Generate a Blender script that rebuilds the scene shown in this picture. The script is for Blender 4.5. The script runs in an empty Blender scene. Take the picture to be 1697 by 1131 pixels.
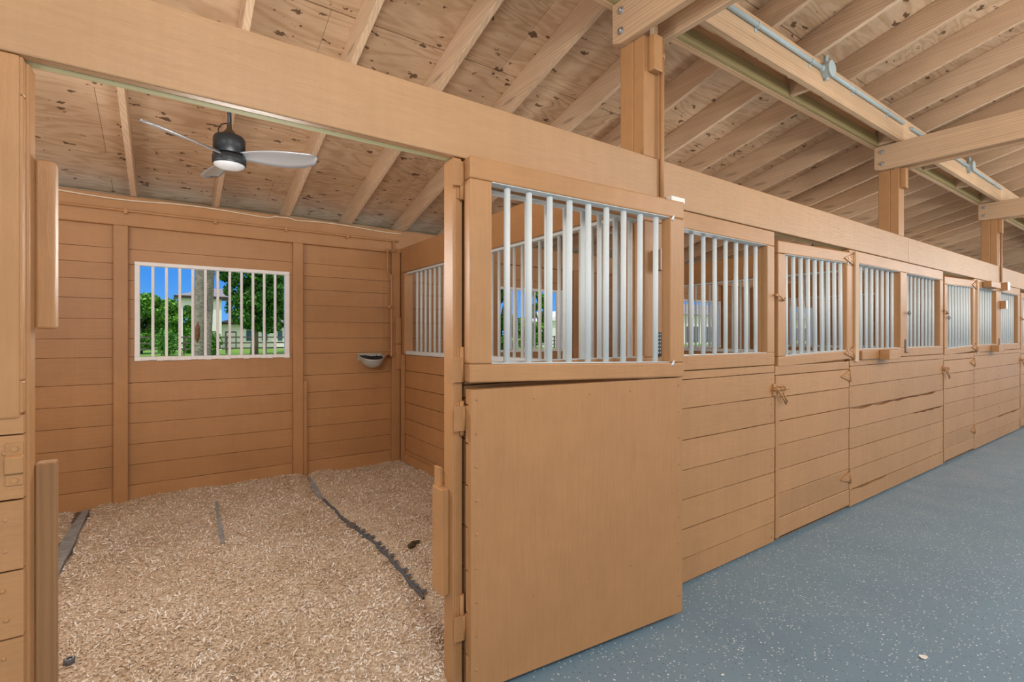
import bpy, math, random
import numpy as np
from mathutils import Vector, Matrix
random.seed(7)
rng = np.random.default_rng(11)
S = bpy.context.scene
COL = S.collection
R = math.radians

# ------------------------------------------------------------------ materials
def mat(name, base, rough=0.6, spec=0.4, metal=0.0):
    m = bpy.data.materials.new(name); m.use_nodes = True
    b = m.node_tree.nodes['Principled BSDF']
    b.inputs['Base Color'].default_value = (*base, 1)
    b.inputs['Roughness'].default_value = rough
    b.inputs['Specular IOR Level'].default_value = spec
    b.inputs['Metallic'].default_value = metal
    return m

class NT:
    def __init__(s, m):
        s.t = m.node_tree; s.n = s.t.nodes; s.b = s.n['Principled BSDF']
    def add(s, typ, **kw):
        n = s.n.new(typ)
        for k, v in kw.items(): setattr(n, k, v)
        return n
    def link(s, a, b): s.t.links.new(a, b)
    def coord(s, scale, which='Object'):
        tc = s.add('ShaderNodeTexCoord'); mp = s.add('ShaderNodeMapping')
        mp.inputs['Scale'].default_value = scale
        s.link(tc.outputs[which], mp.inputs['Vector']); return mp.outputs['Vector']
    def noise(s, vec, scale=1, detail=4, rough=.55, dist=0):
        n = s.add('ShaderNodeTexNoise')
        n.inputs['Scale'].default_value = scale; n.inputs['Detail'].default_value = detail
        n.inputs['Roughness'].default_value = rough; n.inputs['Distortion'].default_value = dist
        s.link(vec, n.inputs['Vector']); return n.outputs['Fac']
    def ramp(s, fac, stops):
        r = s.add('ShaderNodeValToRGB'); e = r.color_ramp.elements
        while len(e) < len(stops): e.new(.5)
        for el, (p, c) in zip(e, stops):
            el.position = p; el.color = (*c, 1) if len(c) == 3 else c
        s.link(fac, r.inputs['Fac']); return r.outputs['Color']
    def mix(s, fac, a, b, mode='MIX'):
        m = s.add('ShaderNodeMix', data_type='RGBA', blend_type=mode)
        if isinstance(fac, (int, float)): m.inputs[0].default_value = fac
        else: s.link(fac, m.inputs[0])
        for sock, v in ((m.inputs[6], a), (m.inputs[7], b)):
            if isinstance(v, tuple): sock.default_value = (*v, 1)
            else: s.link(v, sock)
        return m.outputs[2]
    def math(s, op, a, b=0.0):
        m = s.add('ShaderNodeMath', operation=op)
        for i, v in enumerate((a, b)):
            if isinstance(v, (int, float)): m.inputs[i].default_value = v
            else: s.link(v, m.inputs[i])
        return m.outputs[0]
    def bump(s, h, strength=.3, dist=.01):
        bn = s.add('ShaderNodeBump'); bn.inputs['Strength'].default_value = strength
        bn.inputs['Distance'].default_value = dist
        s.link(h, bn.inputs['Height']); s.link(bn.outputs['Normal'], s.b.inputs['Normal'])
    def island(s):
        g = s.add('ShaderNodeNewGeometry'); return g.outputs['Random Per Island']
    def objrand(s):
        g = s.add('ShaderNodeObjectInfo'); return g.outputs['Random']
    def color(s, c): s.link(c, s.b.inputs['Base Color'])

def paint_mat(name, base, axis='x', rough=.42, var=.12, grain=.35):
    """painted sawn timber: brush and grain relief along one axis, faint wear"""
    m = mat(name, base, rough, .35); n = NT(m)
    sc = {'x': (1.2, 14, 14), 'y': (14, 1.2, 14), 'z': (14, 14, 1.2)}[axis]
    v = n.coord(sc)
    g = n.noise(v, 5, 6, .62, .4)
    big = n.noise(n.coord((1, 1, 1)), 1.7, 4, .6)
    iso = n.noise(n.coord((1, 1, 1)), 60, 3, .6)
    dark = tuple(c * (1 - var * 1.4) for c in base); lite = tuple(min(1, c * (1 + var * .8)) for c in base)
    c = n.ramp(big, [(.3, dark), (.72, lite)])
    c = n.mix(.35, c, n.ramp(g, [(.3, tuple(x * .86 for x in base)), (.7, tuple(min(1, x * 1.12) for x in base))]))
    isl = n.ramp(n.island(), [(0, (.93, .92, .9)), (1, (1.05, 1.05, 1.05))])
    c = n.mix(1.0, c, isl, 'MULTIPLY')
    st_ = n.noise(n.coord((22, 22, 1.2) if axis == 'x' else (9, 9, 9)), 1, 4, .6)
    c = n.mix(.32, c, n.ramp(st_, [(.32, (.90, .88, .86)), (.66, (1.05, 1.05, 1.05))]), 'MULTIPLY')
    # small scuffs where the paint is knocked off
    sp = n.noise(n.coord((1, 1, 1)), 23, 5, .7)
    scuff = n.ramp(sp, [(.735, (0, 0, 0)), (.76, (1, 1, 1))])
    c = n.mix(n.math('MULTIPLY', scuff, .35), c, tuple(x * .5 for x in base))
    n.color(c)
    h = n.math('ADD', n.math('ADD', n.math('MULTIPLY', g, .7), n.math('MULTIPLY', iso, .35)), n.math('MULTIPLY', st_, .5))
    n.bump(h, grain, .006)
    return m

def raw_mat(name, base, axis='y', rough=.75, rand=True):
    """unpainted softwood with growth rings, knots and board to board change"""
    m = mat(name, base, rough, .2); n = NT(m)
    k = 1.0
    sc = {'x': (.35, 9, 9), 'y': (9, .35, 9), 'z': (9, 9, .35)}[axis]
    tc = n.add('ShaderNodeTexCoord'); mp = n.add('ShaderNodeMapping')
    mp.inputs['Scale'].default_value = sc
    n.link(tc.outputs['Object'], mp.inputs['Vector'])
    if rand:
        off = n.add('ShaderNodeCombineXYZ')
        rr = n.math('MULTIPLY', n.objrand(), 61.0)
        for i in range(3): n.link(rr, off.inputs[i])
        n.link(off.outputs[0], mp.inputs['Location'])
    v = mp.outputs['Vector']
    w = n.add('ShaderNodeTexWave', wave_type='RINGS', rings_direction={'x': 'X', 'y': 'Y', 'z': 'Z'}[axis])
    w.inputs['Scale'].default_value = 2.2; w.inputs['Distortion'].default_value = 6; w.inputs['Detail'].default_value = 3
    n.link(v, w.inputs['Vector'])
    f = n.noise(v, 3, 5, .65, .3)
    c = n.ramp(w.outputs['Fac'], [(.15, tuple(x * .80 for x in base)), (.8, tuple(min(1, x * 1.06) for x in base))])
    c = n.mix(.5, c, n.ramp(f, [(.3, tuple(x * .78 for x in base)), (.7, tuple(min(1, x * 1.12) for x in base))]))
    big = n.noise(n.coord((1, 1, 1)), 1.3, 3, .6)
    c = n.mix(.6, c, n.ramp(big, [(.35, (.86, .82, .78)), (.68, (1.08, 1.07, 1.05))]), 'MULTIPLY')
    r = n.ramp(n.objrand() if rand else n.island(), [(0, (.90, .84, .79)), (.5, (1, .97, .95)), (1, (1.08, 1.07, 1.05))])
    c = n.mix(1.0, c, r, 'MULTIPLY')
    vo = n.add('ShaderNodeTexVoronoi'); vo.inputs['Scale'].default_value = .9
    ks = {'x': (1.2, 6, 6), 'y': (6, 1.2, 6), 'z': (6, 6, 1.2)}[axis]
    n.link(n.coord(ks), vo.inputs['Vector'])
    kn = n.ramp(vo.outputs['Distance'], [(.05, (1, 1, 1)), (.12, (0, 0, 0))])
    c = n.mix(n.math('MULTIPLY', kn, .6), c, tuple(x * .42 for x in base))
    n.color(c); n.bump(f, .2, .004)
    return m

TAN = (.470, .246, .106)
M = {}
for a in 'xyz':
    M['paint_' + a] = paint_mat('tan_paint_' + a, TAN, a)
M['paint_beam'] = paint_mat('tan_beam_paint', (.50, .295, .152), 'x', .45, .08, .55)
M['ply_paint'] = paint_mat('tan_sheet_paint', (.445, .228, .096), 'z', .42, .07, .55)
for a in 'xyz':
    M['pine_' + a] = raw_mat('raw_pine_' + a, (.66, .49, .34), a)
M['girder'] = raw_mat('girder_pine', (.69, .49, .31), 'x')
M['pale_green'] = raw_mat('pale_green_pine', (.60, .63, .38), 'x')
M['treated'] = raw_mat('green_treated_pine', (.40, .34, .17), 'x')
M['tie'] = raw_mat('tie_pine', (.60, .42, .27), 'y')
M['brownwood'] = raw_mat('worn_brown_wood', (.36, .21, .105), 'z')

def plywood():
    m = mat('plywood_sheathing', (.5, .3, .15), .75, .2); n = NT(m)
    v = n.coord((1.0, 2.6, 2.6))
    h0 = n.noise(n.coord((.45, 2.0, 2.0)), 1.5, 3, .5, .6)
    saw = n.math('SINE', n.math('MULTIPLY', h0, 95.0))
    c = n.ramp(n.math('ADD', n.math('MULTIPLY', saw, .5), .5), [(.1, (.57, .41, .27)), (.5, (.70, .535, .375)), (.95, (.75, .59, .43))])
    f = n.noise(n.coord((2.5, 16, 16)), 3, 5, .65)
    c = n.mix(.45, c, n.ramp(f, [(.3, (.48, .32, .19)), (.7, (.70, .52, .36))]))
    big = n.noise(n.coord((1, 1, 1)), 1.1, 4, .6)
    c = n.mix(.8, c, n.ramp(big, [(.35, (.78, .70, .63)), (.65, (1.06, 1.04, 1.02))]), 'MULTIPLY')
    c = n.mix(1, c, n.ramp(n.island(), [(0, (.90, .86, .82)), (1, (1.08, 1.07, 1.06))]), 'MULTIPLY')
    # dark split knots, small and elongated along the sheet
    tc = n.add('ShaderNodeTexCoord')
    dn = n.add('ShaderNodeTexNoise'); dn.inputs['Scale'].default_value = 24; dn.inputs['Detail'].default_value = 4
    n.link(tc.outputs['Object'], dn.inputs['Vector'])
    va = n.add('ShaderNodeVectorMath', operation='MULTIPLY_ADD')
    va.inputs[1].default_value = (.085, .085, .085)
    n.link(dn.outputs['Color'], va.inputs[0]); n.link(tc.outputs['Object'], va.inputs[2])
    mp = n.add('ShaderNodeMapping'); mp.inputs['Scale'].default_value = (6.5, 17, 17)
    mp.inputs['Rotation'].default_value = (0, 0, .12)
    n.link(va.outputs[0], mp.inputs['Vector'])
    vo = n.add('ShaderNodeTexVoronoi'); vo.inputs['Scale'].default_value = 1; vo.inputs['Randomness'].default_value = 1
    n.link(mp.outputs[0], vo.inputs['Vector'])
    sep = n.add('ShaderNodeSeparateColor'); n.link(vo.outputs['Color'], sep.inputs[0])
    size = n.math('MULTIPLY', n.math('POWER', sep.outputs[0], 1.15), .33)
    kn = n.math('LESS_THAN', vo.outputs['Distance'], n.math('SUBTRACT', size, .02))
    c = n.mix(n.math('MULTIPLY', kn, .85), c, (.085, .045, .022))
    # round knots
    mp2 = n.add('ShaderNodeMapping'); mp2.inputs['Scale'].default_value = (1.3, 3.0, 3.0)
    n.link(tc.outputs['Object'], mp2.inputs['Vector'])
    v2 = n.add('ShaderNodeTexVoronoi'); v2.inputs['Scale'].default_value = 1
    n.link(mp2.outputs[0], v2.inputs['Vector'])
    k2 = n.ramp(v2.outputs['Distance'], [(.06, (1, 1, 1)), (.16, (0, 0, 0))])
    c = n.mix(n.math('MULTIPLY', k2, .35), c, (.28, .15, .08))
    n.color(c); n.bump(f, .2, .004)
    return m
M['ply'] = plywood()

def floor_mat():
    m = mat('speckled_epoxy', (.2, .26, .31), .38, .4); n = NT(m)
    big = n.noise(n.coord((1, 1, 1)), 1.2, 5, .6)
    c = n.ramp(big, [(.3, (.160, .258, .340)), (.7, (.192, .295, .378))])
    for sc, th, col, pick in ((75, .27, (.62, .68, .72), .74), (42, .17, (.82, .86, .88), .80), (90, .24, (.04, .05, .06), .84)):
        vo = n.add('ShaderNodeTexVoronoi'); vo.inputs['Scale'].default_value = sc
        n.link(n.coord((1, 1, 1)), vo.inputs['Vector'])
        sep = n.add('ShaderNodeSeparateColor'); n.link(vo.outputs['Color'], sep.inputs[0])
        k = n.math('MULTIPLY', n.math('LESS_THAN', vo.outputs['Distance'], th), n.math('GREATER_THAN', sep.outputs[0], pick))
        c = n.mix(k, c, col)
    n.color(c)
    rr = n.ramp(n.noise(n.coord((1, 1, 1)), 2.5, 4), [(.3, (.36,) * 3), (.7, (.52,) * 3)])
    n.link(rr, n.b.inputs['Roughness'])
    n.bump(n.noise(n.coord((1, 1, 1)), 160, 3), .25, .002)
    return m
M['epoxy'] = floor_mat()
M['dirt'] = mat('stall_subfloor', (.16, .12, .09), .9)

def flake_mat():
    m = mat('wood_shavings', (.6, .45, .3), .8, .2); n = NT(m)
    c = n.ramp(n.island(), [(0, (.36, .25, .155)), (.12, (.58, .44, .31)), (.45, (.73, .61, .48)), (.75, (.84, .76, .66)), (1, (.93, .92, .89))])
    big = n.noise(n.coord((1, 1, 1)), 1.6, 4, .6)
    c = n.mix(.9, c, n.ramp(big, [(.3, (.86, .78, .68)), (.5, (.97, .95, .93)), (.7, (1.05, 1.06, 1.08))]), 'MULTIPLY')
    n.color(c); return m
M['flakes'] = flake_mat()
def base_bed():
    m = mat('shavings_base', (.5, .35, .22), .9, .1); n = NT(m)
    f = n.noise(n.coord((1, 1, 1)), 90, 5, .7); g = n.noise(n.coord((1, 1, 1)), 2, 4)
    c = n.ramp(f, [(.3, (.40, .29, .19)), (.5, (.66, .53, .39)), (.68, (.84, .75, .64))])
    c = n.mix(.8, c, n.ramp(g, [(.3, (.8, .74, .68)), (.7, (1.05, 1.04, 1.03))]), 'MULTIPLY')
    n.color(c); n.bump(f, .8, .01); return m
M['bed'] = base_bed()

def white_paint(name, base=(.76, .79, .80), rough=.38):
    m = mat(name, base, rough, .4); n = NT(m)
    f = n.noise(n.coord((1, 1, 1)), 18, 4, .6)
    n.color(n.ramp(f, [(.25, tuple(x * .93 for x in base)), (.6, base)]))
    n.bump(n.noise(n.coord((1, 1, .3)), 60, 3), .15, .003); return m
M['bar'] = mat('white_bar_paint', (.67, .72, .725), .5, .3)
M['frame_white'] = white_paint('white_frame_paint', (.90, .90, .89), .5)
M['black'] = mat('matte_black_metal', (.018, .022, .026), .38, .5)
M['blade'] = mat('silver_blade', (.44, .455, .48), .34, .5, .55)
M['lens'] = mat('frosted_lens', (.50, .51, .53), .35, .5)
M['chrome'] = mat('zinc_steel', (.55, .57, .58), .38, .5, .9)
M['enamel'] = mat('worn_grey_bowl', (.50, .53, .52), .38, .5, .35)
M['dirtydark'] = mat('wet_black_grime', (.035, .033, .04), .6)
M['greypvc'] = white_paint('grey_conduit_paint', (.46, .55, .56), .45)
M['rubber'] = None
def rubber():
    m = mat('grey_rubber_mat', (.2, .2, .2), .8, .2); n = NT(m)
    f = n.noise(n.coord((1, 1, 1)), 25, 5, .65)
    n.color(n.ramp(f, [(.3, (.21, .215, .22)), (.7, (.38, .39, .40))])); return m
M['rubber'] = rubber()
M['rubber_dark'] = mat('dark_rubber', (.11, .117, .13), .7)
M['cream'] = mat('cream_cable', (.72, .60, .44), .5)
M['coverwhite'] = mat('white_cover', (.85, .82, .75), .4)

def leaf_mat(name, c0, c1):
    m = mat(name, c0, .55, .3); n = NT(m)
    n.color(n.ramp(n.island(), [(0, c0), (.6, c1), (1, tuple(min(1, x * 1.35) for x in c1))]))
    return m
M['leaf_a'] = leaf_mat('green_leaves_light', (.035, .12, .012), (.13, .33, .04))
M['leaf_b'] = leaf_mat('green_leaves_dark', (.015, .07, .010), (.07, .21, .03))
M['leaf_c'] = leaf_mat('shrub_leaves', (.03, .12, .015), (.12, .32, .05))
def bark(name, a, b, sc):
    m = mat(name, a, .9, .1); n = NT(m)
    f = n.noise(n.coord(sc), 3, 5, .7); n.color(n.ramp(f, [(.3, a), (.7, b)])); n.bump(f, .7, .03); return m
M['bark'] = bark('grey_bark', (.10, .08, .06), (.26, .22, .18), (4, 4, 1))
M['palm'] = bark('ringed_palm_bark', (.13, .11, .095), (.42, .38, .34), (3, 3, 6))
M['palmred'] = bark('rusty_palm_scar', (.10, .04, .025), (.26, .12, .08), (4, 4, 4))
def grass_mat():
    m = mat('lawn', (.1, .25, .04), .9, .1); n = NT(m)
    f = n.noise(n.coord((1, 1, 1)), .6, 6, .7)
    n.color(n.ramp(f, [(.3, (.10, .26, .035)), (.5, (.20, .38, .06)), (.75, (.34, .44, .14))])); return m
M['grass'] = grass_mat()
M['concrete'] = mat('pale_concrete', (.55, .53, .50), .85, .2)
M['stucco'] = mat('white_stucco', (.86, .86, .84), .8, .2)
def tile_mat():
    m = mat('grey_roof_tile', (.3, .28, .28), .8, .2); n = NT(m)
    w = n.add('ShaderNodeTexWave'); w.inputs['Scale'].default_value = 3
    n.link(n.coord((1, 1, 1)), w.inputs['Vector'])
    n.color(n.ramp(w.outputs['Fac'], [(.2, (.20, .19, .20)), (.8, (.42, .41, .43))])); return m
M['tile'] = tile_mat()
M['darktrim'] = mat('dark_brown_trim', (.05, .035, .03), .6)
M['winglass'] = mat('dark_blue_glass', (.05, .12, .18), .1, .6)
M['fencewood'] = mat('weathered_fence', (.13, .12, .11), .8)
M['crack'] = mat('unlit_gap_lining', (.05, .03, .02), .9)

# ------------------------------------------------------------------ mesh helpers
class MB:
    def __init__(s): s.v = []; s.f = []; s.smooth = []
    def _add(s, vs, fs, sm=False):
        o = len(s.v); s.v += [tuple(p) for p in vs]
        for f in fs: s.f.append(tuple(i + o for i in f)); s.smooth.append(sm)
        return s
    def box(s, x0, x1, y0, y1, z0, z1):
        vs = [(x, y, z) for z in (z0, z1) for y in (y0, y1) for x in (x0, x1)]
        return s._add(vs, [(0, 2, 3, 1), (4, 5, 7, 6), (0, 1, 5, 4), (2, 6, 7, 3), (0, 4, 6, 2), (1, 3, 7, 5)])
    def hexa(s, a, b):
        """two quads (4 points each) joined"""
        fs = [(3, 2, 1, 0), (4, 5, 6, 7)] + [(i, (i + 1) % 4, 4 + (i + 1) % 4, 4 + i) for i in range(4)]
        return s._add(list(a) + list(b), fs)
    def prism(s, poly, d):
        d = Vector(d); n = len(poly); vs = [Vector(p) for p in poly]; vs += [p + d for p in vs]
        fs = [tuple(range(n - 1, -1, -1)), tuple(range(n, 2 * n))] + [(i, (i + 1) % n, n + (i + 1) % n, n + i) for i in range(n)]
        return s._add(vs, fs)
    def tube(s, pts, r, n=12, caps=True, sm=True):
        pts = [Vector(p) for p in pts]; rs = r if isinstance(r, (list, tuple)) else [r] * len(pts)
        rings = []; up = None
        for i, p in enumerate(pts):
            t = (pts[min(i + 1, len(pts) - 1)] - pts[max(i - 1, 0)]).normalized()
            if up is None:
                up = Vector((0, 0, 1)) if abs(t.z) < .9 else Vector((1, 0, 0))
            u = t.cross(up).normalized(); w = u.cross(t).normalized(); up = w
            rings.append([p + (u * math.cos(2 * math.pi * k / n) + w * math.sin(2 * math.pi * k / n)) * rs[i] for k in range(n)])
        o = len(s.v); s.v += [tuple(q) for ring in rings for q in ring]
        for i in range(len(pts) - 1):
            for k in range(n):
                s.f.append((o + i * n + k, o + i * n + (k + 1) % n, o + (i + 1) * n + (k + 1) % n, o + (i + 1) * n + k)); s.smooth.append(sm)
        if caps:
            s.f.append(tuple(o + k for k in range(n - 1, -1, -1))); s.smooth.append(False)
            e = o + (len(pts) - 1) * n
            s.f.append(tuple(e + k for k in range(n))); s.smooth.append(False)
        return s
    def lathe(s, prof, c=(0, 0, 0), n=32, sm=True):
        o = len(s.v)
        for r, z in prof:
            for k in range(n):
                a = 2 * math.pi * k / n; s.v.append((c[0] + r * math.cos(a), c[1] + r * math.sin(a), c[2] + z))
        for i in range(len(prof) - 1):
            for k in range(n):
                s.f.append((o + i * n + k, o + i * n + (k + 1) % n, o + (i + 1) * n + (k + 1) % n, o + (i + 1) * n + k)); s.smooth.append(sm)
        return s
    def sphere(s, c, r, n=8, sc=(1, 1, 1)):
        prof = [(max(1e-4, r * math.sin(math.pi * i / n)), -r * math.cos(math.pi * i / n)) for i in range(n + 1)]
        o = len(s.v); s.lathe(prof, (0, 0, 0), n * 2)
        for i in range(o, len(s.v)):
            p = s.v[i]; s.v[i] = (c[0] + p[0] * sc[0], c[1] + p[1] * sc[1], c[2] + p[2] * sc[2])
        return s
    def build(s, name, m, parent=None, bevel=0, origin=None, seg=2):
        me = bpy.data.meshes.new(name)
        off = Vector((0, 0, 0))
        if origin is not None: off = Vector(origin)
        elif parent is not None and parent.get('world_author'):
            off = Vector(parent['world_author'])
        me.from_pydata([tuple(Vector(p) - off) for p in s.v], [], s.f)
        me.polygons.foreach_set('use_smooth', s.smooth)
        me.materials.append(m); me.update()
        o = bpy.data.objects.new(name, me); COL.objects.link(o)
        if parent is not None: o.parent = parent
        elif origin is not None: o.location = off
        if bevel:
            b = o.modifiers.new('edge', 'BEVEL'); b.width = bevel; b.segments = seg; b.limit_method = 'ANGLE'; b.angle_limit = R(40)
        return o

def tag(o, label=None, cat=None, group=None, kind='thing'):
    if label: o['label'] = label
    if cat: o['category'] = cat
    if group: o['group'] = group
    if kind: o['kind'] = kind
    return o
def empty(name, loc, rz=0.0, world=True):
    o = bpy.data.objects.new(name, None); COL.objects.link(o)
    o.location = loc; o.rotation_euler = (0, 0, rz); o.empty_display_size = .05
    if world: o['world_author'] = list(loc)
    return o
def structure(o): o['kind'] = 'structure'; return o
def copy_tree(o, parent=None):
    c = o.copy(); COL.objects.link(c); c.parent = parent
    for ch in list(o.children): copy_tree(ch, c)
    return c

# planks that run along X on a face; y0 = outer face, y1 = back
def planks_x(mb, x0, x1, y0, y1, zs, gap=.004, jit=.002, cracks=None):
    for i in range(len(zs) - 1):
        z0, z1 = zs[i] + gap / 2, zs[i + 1] - gap / 2
        d = random.uniform(-jit, jit)
        n = max(2, int((x1 - x0) / .12)); lo = [z0] * (n + 1); hi = [z1] * (n + 1)
        if cracks and i in cracks:                     # a rough split edge along part of the plank
            a, b, depth = cracks[i]
            for k in range(n + 1):
                t = k / n
                if a <= t <= b: hi[k] = z1 - depth * random.uniform(.25, 1) 
        for k in range(n + 1):
            lo[k] += random.uniform(-.0008, .0008); hi[k] += random.uniform(-.0008, .0008)
        o = len(mb.v)
        for k in range(n + 1):
            x = x0 + (x1 - x0) * k / n
            mb.v += [(x, y0 + d, lo[k]), (x, y0 + d, hi[k]), (x, y1 + d, hi[k]), (x, y1 + d, lo[k])]
        for k in range(n):
            p, q = o + 4 * k, o + 4 * k + 4
            for a, b in ((0, 1), (1, 2), (2, 3), (3, 0)):
                mb.f.append((p + b, p + a, q + a, q + b)); mb.smooth.append(False)
        mb.f.append((o, o + 1, o + 2, o + 3)); mb.smooth.append(False)
        e = o + 4 * n; mb.f.append((e + 3, e + 2, e + 1, e)); mb.smooth.append(False)
    return mb
def planks_y(mb, x0, x1, y0, y1, zs, gap=.004, jit=.002):
    for i in range(len(zs) - 1):
        d = random.uniform(-jit, jit)
        mb.box(x0 + d, x1 + d, y0, y1, zs[i] + gap / 2, zs[i + 1] - gap / 2)
    return mb
def zrows(z0, z1, h):
    n = max(1, round((z1 - z0) / h)); r = [z0 + (z1 - z0) * i / n for i in range(n + 1)]
    return [r[0]] + [z + random.uniform(-.006, .006) for z in r[1:-1]] + [r[-1]]

# ------------------------------------------------------------------ place data (metres; camera stands at x=0, y=0)
H = 1.455
D = 1.785                     # outer face of the stall fronts
B = 5.35                      # inner face of the back wall
BAY = 3.74
SL = .262; Z0 = 2.64          # rafter underside: z = Z0 + SL*(B-y)
def zr(y): return Z0 + SL * (B - y)
RD = .200                     # rafter depth, measured upright
XMIN, XMAX = -5.4, 21.0
YF = -2.6                     # eave-side end of the roof that is built over the aisle
POSTX = [2.185, 5.90, 9.60, 13.34]          # centre lines of posts and partitions
DOORS = [(-.30, .965), (3.487, 4.695), (7.155, 8.365), (10.885, 12.09)]

# ------------------------------------------------------------------ floor, ground, ceiling
fl = MB().box(XMIN - .5, XMAX, -2.9, D + .02, -.12, 0).build('floor', M['epoxy']); structure(fl)
sf = MB().box(XMIN - .5, XMAX, D + .02, B + .15, -.12, .01).build('floor_stall', M['dirt']); structure(sf)
g = MB().box(-700, 900, B + 4.5, 900, -.2, -.06)
structure(g.build('ground_lawn', M['grass']))
structure(MB().box(-60, 80, -60, -2.9, -.2, -.03).build('ground_bounce_yard', M['concrete']))  # unseen concrete added behind the camera to bounce sunlight onto the ceiling

ce = MB()
ys = [B + .55, B + .12, B - .27, B - 1.05]
y = B - 1.05
while y > YF: y -= 1.22; ys.append(max(y, YF))
def ztop(y): return zr(y) + RD
for i in range(len(ys) - 1):
    ya, yb = ys[i], ys[i + 1]
    x = XMIN - .5 + (1.22 if i % 2 else 0) - 1.83
    while x < XMAX + .3:
        xa, xb = max(x, XMIN - .5) + .0012, min(x + 2.44, XMAX + .5) - .0012
        if xb > xa + .05:
            a = [(xa, ya - .004, ztop(ya - .004)), (xb, ya - .004, ztop(ya - .004)), (xb, yb + .004, ztop(yb + .004)), (xa, yb + .004, ztop(yb + .004))]
            ce.hexa(a, [(p[0], p[1], p[2] + .016) for p in a])
        x += 2.44
cei = ce.build('ceiling', M['ply']); structure(cei)
a = [(XMIN - .6, B + .6, ztop(B + .6) + .025), (XMAX + .6, B + .6, ztop(B + .6) + .025), (XMAX + .6, YF - .05, ztop(YF - .05) + .025), (XMIN - .6, YF - .05, ztop(YF - .05) + .025)]
structure(MB().hexa(a, [(p[0], p[1], p[2] + .03) for p in a]).build('roof', M['crack']))

structure(MB().box(-20, 40, B + .16, B + 4.5, -.2, -.05).build('ground_bounce_strip', M['concrete']))  # unseen pale strip added so light bounced up to the eave is less green
# rafters: each a board of its own
RX = [-.25 + .6125 * i for i in range(0, 34)]
def rafter_label(i, x):
    if i < 5:
        return ['raw pine rafter left of the ceiling fan, ending above the window left edge',
                'raw pine rafter directly above the fan, ending over the middle of the window',
                'raw pine rafter passing the tip of the right fan blade',
                'raw pine rafter midway between the right fan blade and the hinge post',
                'raw pine rafter ending in the back corner over the water pipe'][i]
    ordn = ['first', 'second', 'third', 'fourth', 'fifth', 'sixth', 'seventh', 'eighth', 'ninth', 'tenth', 'eleventh', 'twelfth']
    bays = ['nearest tall post', 'middle tall post', 'farthest tall post']
    p = sum(1 for q in POSTX[:3] if x > q) - 1
    if p < 0: return 'raw pine rafter just left of the nearest tall post'
    k = sum(1 for q in RX if POSTX[p] < q <= x) - 1
    if p == 2 and k >= 8: return None
    return 'raw pine rafter, %s one beyond the %s' % (ordn[k], bays[p])
for i, x in enumerate(RX):
    y0, y1 = B + .5, YF + .02
    mb = MB(); t = .0195
    q = lambda y: [(x - t, y, zr(y)), (x + t, y, zr(y)), (x + t, y, ztop(y) - .001), (x - t, y, ztop(y) - .001)]
    mb.hexa([(x - t, y0, zr(y0)), (x + t, y0, zr(y0)), (x + t, y0, ztop(y0) - .001), (x - t, y0, ztop(y0) - .001)],
            [(x - t, y1, zr(y1)), (x + t, y1, zr(y1)), (x + t, y1, ztop(y1) - .001), (x - t, y1, ztop(y1) - .001)])
    o = mb.build('rafter', M['pine_y'], bevel=.003, origin=(x, 1.8, zr(1.8)), seg=1)
    lab = rafter_label(i, x)
    tag(o, lab or 'raw pine rafter in the distant roof, well beyond the farthest tall post', 'rafter', 'rafters under the plywood roof' if lab else 'rafters in the distant roof')

# ------------------------------------------------------------------ back wall with windows
WIN = [(-.215 + BAY * k, .965 + BAY * k) for k in range(-1, 6)]
WZ0, WZ1 = 1.275, 2.07
wb = MB()
rows_lo = [-.02, .17, .345, .52, .70, .875, 1.05, WZ0]
rows_hi = [WZ1, 2.20, 2.40, 2.62]
mid = [WZ0, 1.43, 1.60, 1.77, 1.93, WZ1]
segs = []
x = XMIN - .4
for (a, b) in WIN:
    segs.append((x, a - .03)); x = b + .03
segs.append((x, XMAX))
planks_x(wb, XMIN - .4, XMAX, B, B + .025, rows_lo, .003)
planks_x(wb, XMIN - .4, XMAX, B, B + .025, rows_hi, .0025)
for a, b in segs: planks_x(wb, a, b, B, B + .025, mid, .0025)
wall = wb.build('wall_back', M['paint_x'], bevel=.0015, seg=1); structure(wall)
lin = MB()
lin.box(XMIN - .4, XMAX, B + .035, B + .06, -.02, WZ0 - .01); lin.box(XMIN - .4, XMAX, B + .035, B + .06, WZ1 + .01, 2.62)
for a, b in segs: lin.box(a, b, B + .035, B + .06, WZ0 - .01, WZ1 + .01)
lin.build('outer_sheathing', M['stucco'], wall)
# plates, studs
MB().box(XMIN - .4, XMAX, B - .05, B, 2.39, 2.635).build('top_plate', M['paint_x'], wall, bevel=.006)
MB().box(XMIN - .4, XMAX, B - .052, B + .06, 2.622, 2.64).build('plate_cap', M['paint_x'], wall, bevel=.003)
MB().box(XMIN - .4, RX[0] - .021, B + .34, B + .36, 2.60, ztop(B + .36) - .004).build('eave_blocking', M['pine_x'], wall)
for xx in RX[:-1]:
    a, b = xx + .021, xx + .6125 - .021
    yb = B + .34
    MB().box(a, b, yb, yb + .02, 2.60, ztop(yb + .02) - .004).build('eave_blocking', M['pine_x'], wall)
for k in range(0, 5):
    for (a, b) in ((-.385, -.285), (1.02, 1.115)):
        MB().box(a + BAY * k, b + BAY * k, B - .055, B, 0, 2.39).build('stud', M['paint_z'], wall, bevel=.006)
MB().box(1.116, 1.155, B - .04, B, .02, 1.0).build('stud', M['paint_z'], wall, bevel=.004)

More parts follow.
